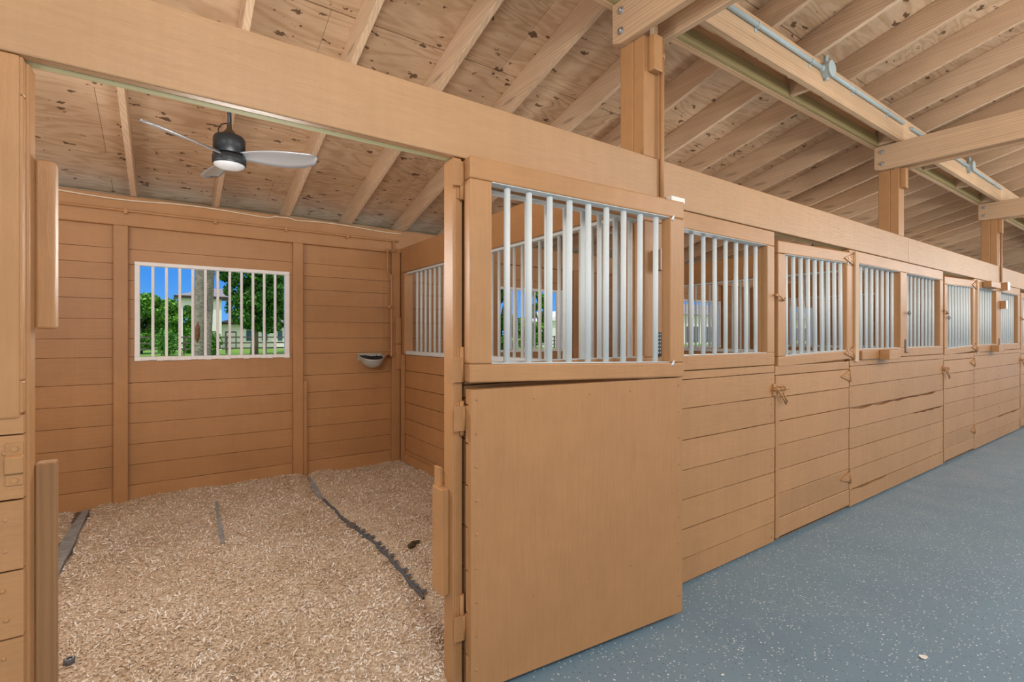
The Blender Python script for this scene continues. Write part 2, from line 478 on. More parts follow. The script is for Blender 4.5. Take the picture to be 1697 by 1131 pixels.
def window(k, a, b):
    w = empty('window_%d' % (k + 1), ((a + b) / 2, B, WZ0)); structure(w)
    f = MB(); t = .030
    f.box(a - t, b + t, B - .012, B + .055, WZ1 - .004, WZ1 + .028)
    f.box(a - t, a + .008, B - .012, B + .055, WZ0 - .002, WZ1 - .004)
    f.box(b - .012, b + t, B - .012, B + .055, WZ0 - .002, WZ1 - .004)
    f.build('window_frame', M['frame_white'], w, bevel=.004)
    s = MB(); n = 24                                  # sill with thick, uneven paint
    for j in range(n):
        xa = a - t + (b - a + 2 * t) * j / n; xb = a - t + (b - a + 2 * t) * (j + 1) / n
        dz = random.uniform(-.004, .003)
        s.box(xa, xb, B - .02, B + .055, WZ0 - .036 + dz, WZ0 - .002)
    s.build('window_sill', M['frame_white'], w, bevel=.003)
    for j in range(1, 12):
        xx = a + (b - a) * j / 12
        MB().box(xx - .011, xx + .011, B + .014, B + .036, WZ0 - .004, WZ1).build('bar', M['frame_white'], w, bevel=.003)
for k, (a, b) in enumerate(WIN[1:6]): window(k, a, b)

# ------------------------------------------------------------------ stall fronts (planked panels with barred openings)
OZ0, OZ1 = 1.338, 2.083
BEAMZ = 2.188
BACK = D + .05
def bar(parent, x, y, z0, z1, r=.0135):
    return MB().tube([(x, y, z0), (x, y, z1)], r, 12).build('bar', M['bar'], parent)
def front_panel(x0, x1, opens, label, cracks=None, last=False):
    p = empty('stall_front_panel', ((x0 + x1) / 2, D, 0))
    rows = [.014, .155, .327, .50, .672, .847, 1.03, 1.199, 1.25]
    mb = planks_x(MB(), x0, x1, D, D + .028, rows, .0045, .0022, cracks)
    MB().box(x0, x1, D + .034, BACK, .03, 1.25).build('inner_lining', M['paint_x'], p)
    MB().box(x0, x1, D - .002, BACK + .02, 1.2525, OZ0).build('sill_board', M['paint_x'], p, bevel=.005)
    MB().box(x0, x1, D - .001, BACK + .02, OZ1, BEAMZ - .004).build('header_board', M['paint_x'], p, bevel=.005)
    edges = [x0] + [e for o in opens for e in o] + [x1]
    for i in range(0, len(edges), 2):
        if edges[i + 1] - edges[i] > .01:
            MB().box(edges[i], edges[i + 1], D - .0015, BACK + .022, OZ0, OZ1).build('stile', M['paint_z'], p, bevel=.005)
    for (a, b) in opens:
        MB().box(a + .001, b - .001, D + .001, D + .068, OZ0 + .0004, OZ0 + .004).build('bar_rail', M['bar'], p, bevel=.002)
        MB().box(a + .001, b - .001, D + .001, D + .068, OZ1 - .004, OZ1 - .0004).build('bar_rail', M['bar'], p, bevel=.002)
        n = round((b - a) / .117)
        for j in range(n):
            bar(p, a + (b - a) * (j + .5) / n, D + .050, OZ0 + .004, OZ1 - .004)
    nl = mb                                            # painted-over nail heads at the plank ends
    for z0, z1 in zip(rows[:-2], rows[1:-1]):
        for xx in (x0 + .035, x1 - .035, (x0 + x1) / 2):
            for f in (.28, .72): nl.sphere((xx + random.uniform(-.006, .006), D - .0005, z0 + (z1 - z0) * f), .0055, 4, (1, .5, 1))
    nl.build('plank_cladding', M['paint_x'], p)
    tag(p, label, 'stall front'); return p
front_panel(1.003, 3.480, [(1.075, 2.115), (2.30, 3.385)], 'tan plank stall front with barred openings between the open door and the nearest closed door')
P1 = front_panel(4.702, 7.148, [(4.875, 5.86), (6.03, 7.045)], 'tan plank stall front with split, gaping planks between two closed doors',
                 {3: (.62, .98, .02), 4: (.02, .86, .028), 0: (.02, .32, .018)})
P2 = front_panel(8.372, 10.878, [(8.46, 9.45), (9.70, 10.73)], 'tan plank stall front carrying two small electrical boxes, far along the aisle', {1: (.5, .95, .02)})
front_panel(12.097, 14.6, [(12.2, 13.2), (13.45, 14.45)], 'tan plank stall front at the far right edge, beyond the last closed door')
PL = front_panel(-1.6, -.312, [(-1.5, -.45)], 'tan plank stall front cut by the left edge, left of the doorway')

# header beam: two long boards end to end, each with a raw backing ply
def header(x0, x1, label):
    p = empty('header_beam', ((x0 + x1) / 2, D, BEAMZ))
    MB().box(x0, x1, D - .004, D + .034, BEAMZ, 2.436).build('painted_board', M['paint_beam'], p, bevel=.005)
    MB().box(x0, x1, D + .0345, D + .075, BEAMZ + .001, 2.43).build('backing_board', M['pale_green'], p, bevel=.003)
    tag(p, label, 'beam', 'long header beams over the stall fronts')
header(-1.6, 6.06, 'long tan header beam over the open stall doorway, nearest of the run')
header(6.064, 14.7, 'tan header beam continuing past the butt joint toward the far stalls')

# ------------------------------------------------------------------ posts, tie beams, girders
PY0, PY1 = D + .035, D + .175
pl = ['tall tan square post nearest the camera, beside the painted conduit', 'tall tan square post, middle of the three rising above the header beam',
      'tall tan square post farthest along the aisle, above the electrical boxes', None]
TZ0, TZ1 = 3.095, 3.335
for i, cx in enumerate(POSTX):
    if i > 2: 
        continue
    p = empty('timber_post', (cx, (PY0 + PY1) / 2, 0))
    MB().box(cx - .07, cx + .07, PY0 + (.042), PY1, .0, TZ0).build('shaft', M['paint_z'], p, bevel=.007)
    MB().box(cx - .068, cx + .07, PY0 - .030, PY0 + .0415, 2.44, TZ0 - .002).build('facing_board', M['paint_z'], p, bevel=.004)
    MB().box(cx - .035, cx + .035, PY0 - .075, PY0 - .0305, 2.90, TZ0 - .002).build('bearing_block', M['paint_z'], p, bevel=.004)
    MB().box(cx + .072, cx + .112, PY0 + .045, PY1, 2.93, TZ1 - .01).build('side_cleat', M['pine_z'], p, bevel=.004)
    tag(p, pl[i], 'post')
    # tie beam across the aisle, two boards with bolts
    tb = empty('tie_beam', (cx - .09, PY1, TZ0))
    ye = YF + .3
    xl = cx - .07
    MB().prism([(xl - .042, PY1 + .02, TZ1), (xl - .042, PY1 + .02, TZ0 + .02), (xl - .042, PY1 - .04, TZ0 + .0), (xl - .042, ye, TZ0), (xl - .042, ye, TZ1)], (.041, 0, 0)).build('outer_board', M['tie'], tb, bevel=.004)
    MB().prism([(cx + .071, PY0 - .01, TZ1 - .002), (cx + .071, PY0 - .01, TZ0 + .004), (cx + .071, ye, TZ0 + .004), (cx + .071, ye, TZ1 - .002)], (.04, 0, 0)).build('inner_board', M['tie'], tb, bevel=.004)
    for zz in (TZ0 + .065, TZ1 - .06):
        bo = MB().tube([(xl - .060, PY1 - .045, zz), (xl - .042, PY1 - .045, zz)], .011, 6)
        bo.tube([(xl - .046, PY1 - .045, zz), (xl - .0415, PY1 - .045, zz)], .021, 16)
        bo.build('bolt', M['chrome'], tb)
    tag(tb, ['pine tie beam with bolts on the nearest tall post, at the top edge', 'bolted pine tie beam crossing the aisle from the middle tall post',
             'bolted pine tie beam reaching into the aisle from the farthest tall post'][i], 'tie beam')

GZ0, GZ1 = TZ1 + .002, 3.570
gx = [(-1.5, POSTX[0] + .06), (POSTX[0] + .064, POSTX[1] - .062), (POSTX[1] - .058, POSTX[2] - .062), (POSTX[2] - .058, POSTX[3] + 3)]
gl = ['double pine girder left of the nearest tall post, mostly hidden at the top edge', 'double pine girder between the nearest and middle tall posts, carrying grey conduit',
      'double pine girder between the middle and farthest tall posts', 'double pine girder beyond the farthest tall post']
GY0 = D - .03
for i, (a, b) in enumerate(gx):
    g_ = empty('roof_girder', ((a + b) / 2, GY0 + .12, GZ0))
    ft = lambda y: min(GZ1 + .05, zr(y) - .002)
    MB().box(a, b, GY0, GY0 + .042, GZ0, ft(GY0 + .042)).build('front_board', M['girder'], g_, bevel=.003)
    MB().box(a, b, GY0 + .215, GY0 + .257, GZ0, ft(GY0 + .257)).build('rear_board', M['girder'], g_, bevel=.003)
    MB().box(a, b, GY0 + .190, GY0 + .2145, GZ0 + .002, GZ0 + .10).build('inner_ledger', M['treated'], g_, bevel=.002)
    n = max(1, int((b - a) / 1.2)); 
    for j in range(n + 1):
        xx = a + .03 + (b - a - .06) * (j + .0) / n if n else a
        MB().box(xx - .02, xx + .02, GY0 + .043, GY0 + .189, GZ0 + .012, ft(GY0 + .189) - .002).build('blocking', M['pine_y'], g_, bevel=.003)
    tag(g_, gl[i], 'girder')

# grey conduit clipped to the girder face, one run per bay with a round box
def conduit(a, b, box, label, entry=True):
    yc = GY0 - .016; z = 3.50
    c = empty('grey_conduit', ((a + b) / 2, yc, z))
    MB().tube([(a, yc, z), (box - .055, yc, z)], .0165, 14).build('tube', M['greypvc'], c)
    MB().tube([(box + .055, yc, z), (b, yc, z)], .0165, 14).build('tube', M['greypvc'], c)
    j = MB()
    pts = [(box, GY0 - .001, z), (box, GY0 - .055, z)]
    j.tube(pts, .058, 28)
    j.tube([(box, yc, z + .04), (box, yc, z + .115)], .016, 12); j.tube([(box, yc - .004, z - .05), (box, yc - .004, z - .075)], .014, 10)
    j.tube([(box - .085, yc, z), (box - .04, yc, z)], .021, 12); j.tube([(box + .04, yc, z), (box + .085, yc, z)], .021, 12)
    jb = j.build('junction_box', M['greypvc'], c, bevel=.002)
    MB().tube([(box - (a + b) / 2, GY0 - .0555 - yc, 0), (box - (a + b) / 2, GY0 - .063 - yc, 0)], .062, 28).build('box_cover', M['greypvc'], jb, bevel=.002)
    n = int((b - a) / .6)
    for k in range(n):
        xx = a + (b - a) * (k + .5) / n
        if abs(xx - box) < .15: continue
        st = MB().tube([(xx - .012, yc, z), (xx + .012, yc, z)], .0195, 14)
        st.box(xx - .012, xx + .012, GY0 - .004, GY0, z - .042, z - .012)
        st.build('strap', M['greypvc'], c)
    tag(c, label, 'conduit')
conduit(POSTX[0] + .62, POSTX[1] - .11, 4.16, 'grey conduit with a round box on the girder before the middle tall post')
conduit(POSTX[1] + .10, POSTX[2] - .13, 7.95, 'grey conduit with a round box on the girder past the middle tall post')

# ------------------------------------------------------------------ partitions between stalls
def partition(cx, label, solid=False):
    p = empty('stall_partition', (cx, 3.5, 0)); f0, f1 = cx - .035, cx + .035
    ya, yb = PY1 + .004, B - .058
    rows = zrows(.0, 1.245, .178)
    mb = planks_y(MB(), f0, f0 + .032, ya, yb, rows, .005, .002); planks_y(mb, f1 - .032, f1, ya, yb, rows, .005, .002)
    mb.build('plank_cladding', M['paint_y'], p, bevel=.0025, seg=1)
    MB().box(cx - .055, cx + .055, ya, yb, 2.165, 2.44).build('header_board', M['paint_y'], p, bevel=.006)
    MB().box(cx - .042, cx + .042, ya, yb - .10, 1.247, 1.288).build('sill_rail', M['bar'], p, bevel=.006)
    MB().box(cx - .03, cx + .03, ya, yb - .10, 2.143, 2.1645).build('bar_rail', M['bar'], p, bevel=.003)
    MB().box(cx - .052, cx + .05, yb - .10, yb, 1.247, 2.164).build('end_post', M['paint_z'], p, bevel=.006)
    MB().box(cx - .075, cx - .036, yb - .085, yb - .04, .03, 1.247).build('end_batten', M['paint_z'], p, bevel=.005)
    MB().box(cx - .155, cx - .060, yb + .002, B - .001, .03, 2.39).build('corner_board', M['paint_z'], p, bevel=.005)
    for z0, z1 in ((1.08, 1.36), (1.365, 1.66)): MB().box(cx - .118, cx - .060, yb - .028, yb + .001, z0, z1).build('corner_block', M['paint_z'], p, bevel=.004)
    MB().prism([(cx - .07, ya + .1, .06), (cx - .036, ya + .1, .06), (cx - .036, ya + .1, .14), (cx - .05, ya + .1, .14)], (0, yb - ya - .2, 0)).build('kick_board', M['paint_y'], p)
    n = 28; 
    for j in range(n):
        bar(p, cx, ya + .10 + .1075 * j, 1.28, 2.15, .0125)
    tag(p, label, 'partition')
partition(POSTX[0] + .02, 'barred plank partition on the right of the open stall, beside the water pipe')
partition(POSTX[1] + .02, 'second barred plank partition, seen through the bars of the nearest stall front opening')
partition(POSTX[2] + .02, 'third barred partition, seen through the bars behind the split-plank stall front')
# left partition of the open stall is out of view; a plain planked wall closes the stall there
lw = planks_y(MB(), -1.60, -1.57, D + .06, B - .06, zrows(.0, 2.44, .178))
structure(lw.build('wall_left', M['paint_y'], bevel=.0025, seg=1))
lw = planks_y(MB(), POSTX[3], POSTX[3] + .03, D + .06, B - .06, zrows(.0, 2.44, .178))
structure(lw.build('wall_right', M['paint_y'], bevel=.0025, seg=1))

# ------------------------------------------------------------------ doors (split into upper barred leaf and lower planked leaf)
LW = 1.205
def strap_hinge(mb, x, z, yf, knx):
    """triangular strap on the leaf, plate on the stile, knuckle between"""
    mb.prism([(x - .17, yf - .009, z), (x - .01, yf - .009, z - .042), (x - .01, yf - .009, z + .042)], (0, .0088, 0))
    mb.box(x + .004, x + .045, yf - .005, yf - .0005, z - .05, z + .05)
    for (dx, dz) in ((-.04, .018), (-.04, -.018), (-.10, 0)): mb.sphere((x + dx, yf - .009, z + dz), .009, 5, (1, .6, 1))
def hinge(e, x, z, yf):
    m_ = MB(); strap_hinge(m_, x, z, yf, 0); o = m_.build('hinge', M['paint_x'], e)
    MB().tube([(x, yf - .009, z - .05), (x, yf - .009, z + .05)], .0095, 10).build('knuckle', M['paint_x'], o)
def lower_leaf(pivot, rz, label, opened=False):
    e = empty('dutch_door', pivot, rz, world=False); t = .052
    z0, z1 = .030, 1.240
    rows = [z0, .165, .335, .505, .68, .85, 1.02, 1.175]
    mb = planks_x(MB(), -LW, -.004, 0, .026, rows, .0045, .0018)
    mb.build('plank_cladding', M['paint_x'], e, bevel=.0025, seg=1)
    MB().box(-LW, -.004, -.001, .026, 1.1775, z1).build('top_rail', M['paint_x'], e, bevel=.004)
    sh = MB().box(-LW, -.004, .0275, t, z0, z1)
    if not opened: MB().box(-LW + .0, -LW + .05, -.0035, -.0005, z0, 1.175).build('edge_batten', M['paint_z'], e, bevel=.002)
    for zz in (.27, 1.12):
        hinge(e, 0, zz, 0)
    if opened:
        nl = sh
        for j in range(9):
            for xx in (-.03, -LW + .025): nl.sphere((xx, t + .0006, .12 + j * .135), .006, 5, (1, .5, 1))
        for xx in (-.3, -.6, -.85): 
            nl.sphere((xx, t + .0006, 1.19), .006, 5, (1, .5, 1)); nl.sphere((xx, t + .0006, .35), .005, 5, (1, .5, 1))
    sh.build('sheet_backing', M['ply_paint'], e, bevel=.003)
    if not opened:
        l = MB()
        zz = 1.075
        l.box(-LW - .045, -LW - .012, -.012, -.001, zz - .035, zz + .045); l.box(-LW + .02, -LW + .10, -.008, 0, zz - .03, zz + .03)
        l.tube([(-LW - .06, -.022, zz + .01), (-LW + .14, -.022, zz + .005)], .0075, 10)
        for xx in (-LW - .03, -LW + .035, -LW + .085): l.tube([(xx - .006, -.02, zz + .008), (xx + .006, -.02, zz + .008)], .016, 10)
        lo_ = l.build('latch', M['paint_x'], e); l = MB()
        l.tube([(-LW + .0, -.024, zz + .0), (-LW + .05, -.032, zz - .06), (-LW + .085, -.034, zz - .10), (-LW + .10, -.034, zz - .085), (-LW + .055, -.03, zz - .02)], .0065, 8)
        l.build('handle', M['paint_x'], lo_)
    return tag(e, label, 'door')
def upper_leaf(pivot, rz, label, sag=0.0, opened=False, nb=9):
    e = empty('barred_dutch_door', pivot, rz, world=False); t = .06
    z0, z1 = (1.268, 2.174) if opened else (1.262, 2.160); st = .104; w = LW + .02
    def Q(x, z): return z + x * sag          # the free end hangs a little low
    def qb(x0, x1, ya, yb, za, zb):
        return MB().hexa([(x0, ya, Q(x0, za)), (x1, ya, Q(x1, za)), (x1, yb, Q(x1, za)), (x0, yb, Q(x0, za))],
                         [(x0, ya, Q(x0, zb)), (x1, ya, Q(x1, zb)), (x1, yb, Q(x1, zb)), (x0, yb, Q(x0, zb))])
    qb(-w, -.006, 0, t, z0, z0 + .075).build('bottom_rail', M['paint_x'], e, bevel=.007)
    qb(-w, -.006, 0, t, z1 - .09, z1).build('top_rail', M['paint_x'], e, bevel=.007)
    qb(-w, -w + st, 0, t, z0 + .0755, z1 - .0905).build('stile', M['paint_z'], e, bevel=.006)
    qb(-st, -.006, 0, t, z0 + .0755, z1 - .0905).build('stile', M['paint_z'], e, bevel=.006)
    a, b = -w + st, -st
    qb(a, b, .002, .058, z0 + .0752, z0 + .079).build('bar_rail', M['bar'], e, bevel=.002); qb(a, b, .001, .059, z1 - .094, z1 - .0902).build('bar_rail', M['bar'], e, bevel=.002)
    for j in range(nb):
        xx = b - (b - a) * (j + .8) / (nb + .45) if opened else a + (b - a) * (j + .5) / nb
        MB().tube([(xx, .026, Q(xx, z0 + .078)), (xx, .03, Q(xx, z1 - .094))], .0140, 14).build('bar', M['bar'], e)
    for zz in (z0 + .05, z1 - .06):
        hinge(e, 0, zz, 0)
    yy, sg = (t + .001, -.10) if opened else (-.001, -.10)
    sides = [(-st, -1)] if not opened else [(-w + st, 1)]
    for (xs, d_) in sides:                    # ragged white paint where the brush overran the frame
        for zz in (z0 + .074, z1 - .092):
            q_ = MB(); n_ = 9
            pts_ = [(xs - d_ * (.012 + .004 * k_ * (k_ % 3)) , yy, Q(xs, zz) + (-.006 * k_ if k_ % 2 else .003 * k_)) for k_ in range(5)]
            q_.tube(pts_, [.007, .011, .006, .009, .003], 8); q_.v = [(p_[0], yy + (p_[1] - yy) * .14, p_[2]) for p_ in q_.v]; q_.build('paint_smear', M['frame_white'], e)
    if not opened:
        k = MB(); zz = 1.72
        k.tube([(-w - .05, -.012, zz + .02), (-w - .02, -.02, zz + .015), (-w + .03, -.022, zz - .01), (-w + .06, -.016, zz - .012), (-w + .075, -.010, zz + .004)], .0055, 8)
        k.tube([(-w - .052, 0, zz + .02), (-w - .052, -.02, zz + .02)], .008, 8); k.tube([(-w + .06, .002, zz - .01), (-w + .06, -.02, zz - .01)], .008, 8)
        k.build('hook', M['paint_x'], e)
    return tag(e, label, 'door')
OPEN = R(180 - 5.2)
lower_leaf((.984, 1.752, 0), OPEN, 'lower half of the open stall door, plain tan sheet swung against the stall front', True)
upper_leaf((.978, 1.758, 0), OPEN, 'open upper door half with white bars, swung over the plain tan lower half', .021, True, 9)
closed = [('nearest closed lower door half, with a hanging latch handle', 'nearest closed upper door half, barred and sagging under the header beam'),
          ('closed lower door half beyond the split-plank stall front', 'closed barred upper door half beyond the split-plank stall front'),
          ('closed lower door half at the right edge of the picture, beyond the electrical boxes', 'closed barred upper door half at the right edge, beyond the electrical boxes')]
for k, (a, b) in enumerate(DOORS[1:]):
    lower_leaf((b, D, 0), 0, closed[k][0])
    u = upper_leaf((b + .055, D - .004, 0), 0, closed[k][1], .024)

# door posts at the open doorway
hp = empty('hinge_post', (.982, D + .04, 0))
MB().box(.950, .989, D + .0, D + .085, 0, BEAMZ - .003).build('shaft', M['paint_z'], hp, bevel=.006)
MB().box(.955, .988, D - .006, D - .0005, 0.0, BEAMZ - .03).build('hinge_strip', M['paint_z'], hp, bevel=.002)
h = MB()
for zz in (.33, 1.12, 1.34, 2.08):
    h.tube([(.981, D - .017, zz - .07), (.981, D - .017, zz + .07)], .010, 10); h.box(.961, .981, D - .012, D - .006, zz - .065, zz + .065)
h.build('hinge_knuckles', M['paint_z'], hp)
tag(hp, 'worn tan hinge post between the doorway and the open door', 'post')
b1 = MB().box(.916, .9495, D + .035, D + .125, .385, .822).build('wooden_stop_block', M['paint_z'], bevel=.004, origin=(.945, D + .08, .6))
tag(b1, 'short tan wooden block screwed low on the worn hinge post', 'block')
b1 = MB().box(.932, .9495, D + .09, D + .14, .80, .90).build('wooden_stop_block', M['paint_z'], bevel=.003, origin=(.95, D + .11, .85))
tag(b1, 'tiny tan wood offcut behind the top of the short block on the hinge post', 'block')

dp = empty('door_post', (-.33, D + .045, 0))
MB().box(-.38, -.305, D + .030, D + .10, 0, BEAMZ - .003).build('shaft', M['paint_z'], dp, bevel=.006)
MB().box(-.46, -.318, D - .006, D + .0295, 1.24, BEAMZ - .003).build('facing_board', M['paint_z'], dp, bevel=.006)
tag(dp, 'tan door post at the left edge of the picture', 'post')
sb = MB().box(-.304, -.262, D + .085, D + .135, .0, 1.10).build('door_stop_board', M['brownwood'], bevel=.004, origin=(-.28, D + .11, 0))
tag(sb, 'upright brown worn board at the lower left, fixed to the door post', 'board')
sb = MB().box(-.304, -.262, D + .085, D + .135, 1.475, 1.945).build('wooden_stop_block', M['paint_z'], bevel=.006, origin=(-.28, D + .11, 1.7))
tag(sb, 'tan wooden block high on the left door post, beside the doorway', 'block')
kp = empty('latch_keeper', (-.328, D, 1.12))
k = MB().box(-.345, -.312, D - .003, D - .0005, 1.068, 1.178); k.build('base_plate', M['paint_z'], kp, bevel=.001)
k = MB().prism([(-.346, D - .003, 1.095), (-.346, D - .012, 1.10), (-.346, D - .014, 1.142), (-.346, D - .003, 1.148)], (.036, 0, 0)); k.build('raised_loop', M['paint_z'], kp, bevel=.003)
k = MB()
for zz in (1.08, 1.162): k.tube([(-.328, D - .003, zz), (-.328, D - .0065, zz)], .0065, 12)
k.build('screw', M['paint_z'], kp)
tag(kp, 'painted metal latch keeper on the planks at the left edge', 'latch')

# jamb strips beside the closed upper doors
for k, (a, b) in enumerate(DOORS[1:]):
    s_ = MB().box(b + .085, b + .155, D - .018, D - .003, 1.235, 2.17).build('jamb_strip', M['pine_z'], bevel=.003, origin=(b + .12, D, 1.235))
    tag(s_, ['pale raw jamb strip beside the hinges of the nearest closed upper door', 'pale raw jamb strip beside the closed upper door past the split planks', 'pale raw jamb strip at the far right door'][k], 'trim strip')

# ------------------------------------------------------------------ ceiling fans
def make_fan(loc, angs, label):
    fx, fy, fz = loc
    e = empty('ceiling_fan', loc, world=False)
    zt = (zr(fy) + .035 - fz) / .93; e.scale = (.93, .93, .93)
    MB().tube([(0, 0, .15), (0, 0, zt - .03)], .0125, 14).build('downrod', M['black'], e)
    MB().lathe([(.001, zt - .07), (.025, zt - .068), (.038, zt - .03), (.040, zt + .01)], (0, 0, 0), 24).build('canopy', M['black'], e)
    MB().lathe([(.014, .20), (.016, .165), (.045, .128), (.050, .122)], (0, 0, 0), 28).build('collar', mat('bronze_collar', (.10, .075, .05), .4, .5, .5) if 'bronze_collar' not in bpy.data.materials else bpy.data.materials['bronze_collar'], e)
    MB().lathe([(.001, .124), (.06, .123), (.085, .112), (.093, .095), (.093, -.002), (.08, -.006), (.001, -.006)], (0, 0, 0), 40).build('motor_housing', M['black'], e)
    MB().lathe([(.001, -.012), (.092, -.012), (.098, -.018), (.0985, -.062), (.092, -.070), (.001, -.070)], (0, 0, 0), 40).build('lower_housing', M['black'], e)
    MB().lathe([(.090, -.068), (.088, -.076), (.07, -.088), (.04, -.095), (.001, -.098)], (0, 0, 0), 36).build('light_lens', M['lens'], e)
    w = MB().tube([(-.015, 0, .20), (-.045, .0, .185), (-.062, 0, .15), (-.062, 0, .122)], .004, 8); w.build('wire', M['black'], e)
    for ang in angs:
        vs = []; fs = []; n = 16; Lb = .56
        for i in range(n + 1):
            t = i / n; r = .07 + (Lb - .07) * t
            lead = .036 + .026 * math.sin(math.pi * min(1, t * 1.1)); 
            trail = .034 + .082 * math.sin(math.pi * (t ** 1.2) * .86)
            if t > .9: s = math.sqrt(max(0, 1 - ((t - .9) / .1) ** 2)) * .75 + .25; lead *= s; trail *= s
            tw = R(34) * (1 - t * .35); up = -.006
            for j in range(7):
                u = -lead + (lead + trail) * j / 6
                zc = .012 * (1 - (2 * j / 6 - 1) ** 2)
                vs.append((r, u * math.cos(tw), up - u * math.sin(tw) * .72 + zc))
        for i in range(n):
            for j in range(6):
                p = i * 7 + j; fs.append((p, p + 1, p + 8, p + 7))
        bl = MB()._add([(p[0] * math.cos(ang) - p[1] * math.sin(ang), p[0] * math.sin(ang) + p[1] * math.cos(ang), p[2] - .008) for p in vs], fs, True)
        ob = bl.build('blade', M['blade'], e)
        so = ob.modifiers.new('thick', 'SOLIDIFY'); so.thickness = .006; so.offset = 0
    return tag(e, label, 'ceiling fan')
FY = 3.43; FX = .300
make_fan((FX, FY, 2.555), [R(-33), R(-143), R(95)], 'black ceiling fan with three silver blades over the open stall')
make_fan((FX + BAY, FY, 2.555), [R(20), R(140), R(260)], 'black ceiling fan in the next stall, seen through white bars')
make_fan((FX + 2 * BAY, FY, 2.555), [R(80), R(200), R(320)], 'black ceiling fan hidden behind the nearest closed upper door, only its rod showing')

# ------------------------------------------------------------------ water bowl, pipe, cable
wbw = empty('water_bowl', (1.81, B, 1.13))
prof = [(.004, -.125), (.05, -.118), (.09, -.095), (.118, -.055), (.130, -.012), (.136, 0), (.128, 0), (.112, -.05), (.085, -.088), (.045, -.108), (.001, -.113)]
bm_ = MB(); bm_.lathe(prof, (0, 0, 0), 48)
bm_.v = [(1.81 + p[0], B - .075 + min(p[1], .07), 1.245 + p[2] + .30 * (min(p[1], .07) - .02)) for p in bm_.v]
bm_.box(1.68, 1.945, B - .012, B - .001, 1.19, 1.262)
bm_.build('basin', M['enamel'], wbw, bevel=0)
gm = MB(); n = 30
gm.v = [(1.81, B - .075, 1.226)]
for k in range(n): 
    a = 2 * math.pi * k / n; rr = .122 + random.uniform(-.004, .002)
    gm.v.append((1.81 + rr * math.cos(a), B - .075 + min(rr * math.sin(a), .064), 1.234 + .30 * (min(rr * math.sin(a), .064) - .02)))
gm.f = [(0, 1 + k, 1 + (k + 1) % n) for k in range(n)]; gm.smooth = [False] * n
gm.build('water_surface', M['dirtydark'], wbw)
pd = MB()
pd.box(1.77, 1.84, B - .13, B - .03, 1.236, 1.246); pd.box(1.86, 1.90, B - .11, B - .05, 1.236, 1.25); pd.tube([(1.70, B - .03, 1.25), (1.92, B - .03, 1.25)], .008, 8)
pd.build('float_paddle', M['enamel'], wbw, bevel=.003)
tag(wbw, 'round grey automatic water bowl mounted on the back wall', 'water bowl')

wp = empty('water_pipe', (2.0, B - .07, 1.24)); yp = B - .068
pz = 2.515
MB().tube([(XMIN, yp, pz), (1.9, yp, pz - .0), (2.12, yp, pz)], .011, 12).build('supply_run', M['paint_x'], wp)
MB().tube([(2.06, yp, pz), (2.06, yp, 2.41), (1.99, yp - .004, 2.405), (1.99, yp - .006, 2.16), (2.035, yp - .006, 2.13), (2.035, yp - .006, 1.245), (2.025, yp - .006, 1.232), (1.935, yp - .006, 1.232)], .0115, 12).build('drop_run', M['paint_z'], wp)
for (x_, z_) in ((2.06, 2.41), (1.99, 2.40), (1.99, 2.16), (2.035, 2.12), (2.035, 1.24)): MB().sphere((x_, yp - .005, z_), .019, 6).build('elbow', M['paint_z'], wp)
MB().tube([(2.035, yp - .006, 1.58), (2.035, yp - .006, 1.62)], .016, 10).build('coupling', M['paint_z'], wp)
f = MB(); f.tube([(2.035, yp - .006, 1.75), (2.035, yp - .006, 1.80)], .02, 10); f.tube([(2.035, yp - .012, 1.775), (1.99, yp - .045, 1.775)], .014, 10)
f.build('valve', M['paint_z'], wp)
MB().tube([(1.965, yp - .006, 1.232), (2.015, yp - .006, 1.232)], .0145, 10).build('rusty_nipple', mat('dark_rust', (.09, .035, .02), .7), wp)
for xx in (-.9, -.3, .35, .95, 1.55): MB().box(xx - .012, xx + .012, yp - .013, B - .05, pz - .028, pz + .016).build('clip', M['paint_x'], wp, bevel=.002)
tag(wp, 'tan painted water pipe along the top plate and down to the bowl', 'pipe')

pts = []
for i in range(60):
    x = -1.5 + (2.16 + 1.5) * i / 59
    pts.append((x, B - .062, 2.622 + .010 * math.sin(x * 5.3) - .010 * abs(math.sin(x * 2.6)) + (.02 if .85 < x < 1.0 else 0)))
cb = MB().tube(pts, .0065, 8).build('electric_cable', M['cream'], origin=(0, B - .06, 2.62))
tag(cb, 'thin cream cable sagging along the top of the back wall', 'cable')

# ------------------------------------------------------------------ small fittings on the stall fronts
# painted conduit down the nearest and farthest posts
def post_conduit(x, z0, z1, label):
    e = empty('painted_conduit', (x, D, z0))
    MB().tube([(x, D - .020, z1), (x, D - .020, 2.47), (x + .002, D - .0175, 2.42), (x + .002, D - .0175, z0)], .0125, 12).build('tube', M['paint_z'], e)
    c = MB()
    for z_ in (3.0,): c.tube([(x, D - .02, z_ - .012), (x, D - .02, z_ + .012)], .0165, 12); c.box(x - .03, x + .03, D - .019, D - .008, z_ - .010, z_ + .010)
    c.build('strap', M['paint_z'], e)
    tag(e, label, 'conduit')
post_conduit(2.238, 2.19, 3.085, 'thin tan conduit running down the nearest tall post')
post_conduit(9.63, 2.215, 3.085, 'thin tan conduit dropping from the farthest tall post to the boxes')
def ebox(x, z, w, hgt, d, label):
    e = empty('electrical_box', (x, D, z))
    MB().box(x - w / 2, x + w / 2, D - d, D - .003, z - hgt / 2, z + hgt / 2).build('housing', M['paint_z'], e, bevel=.004)
    MB().box(x - w / 2 - .004, x + w / 2 + .004, D - d - .006, D - d - .0005, z - hgt / 2 - .004, z + hgt / 2 + .004).build('cover_plate', M['coverwhite'], e, bevel=.002)
    tag(e, label, 'electrical box')
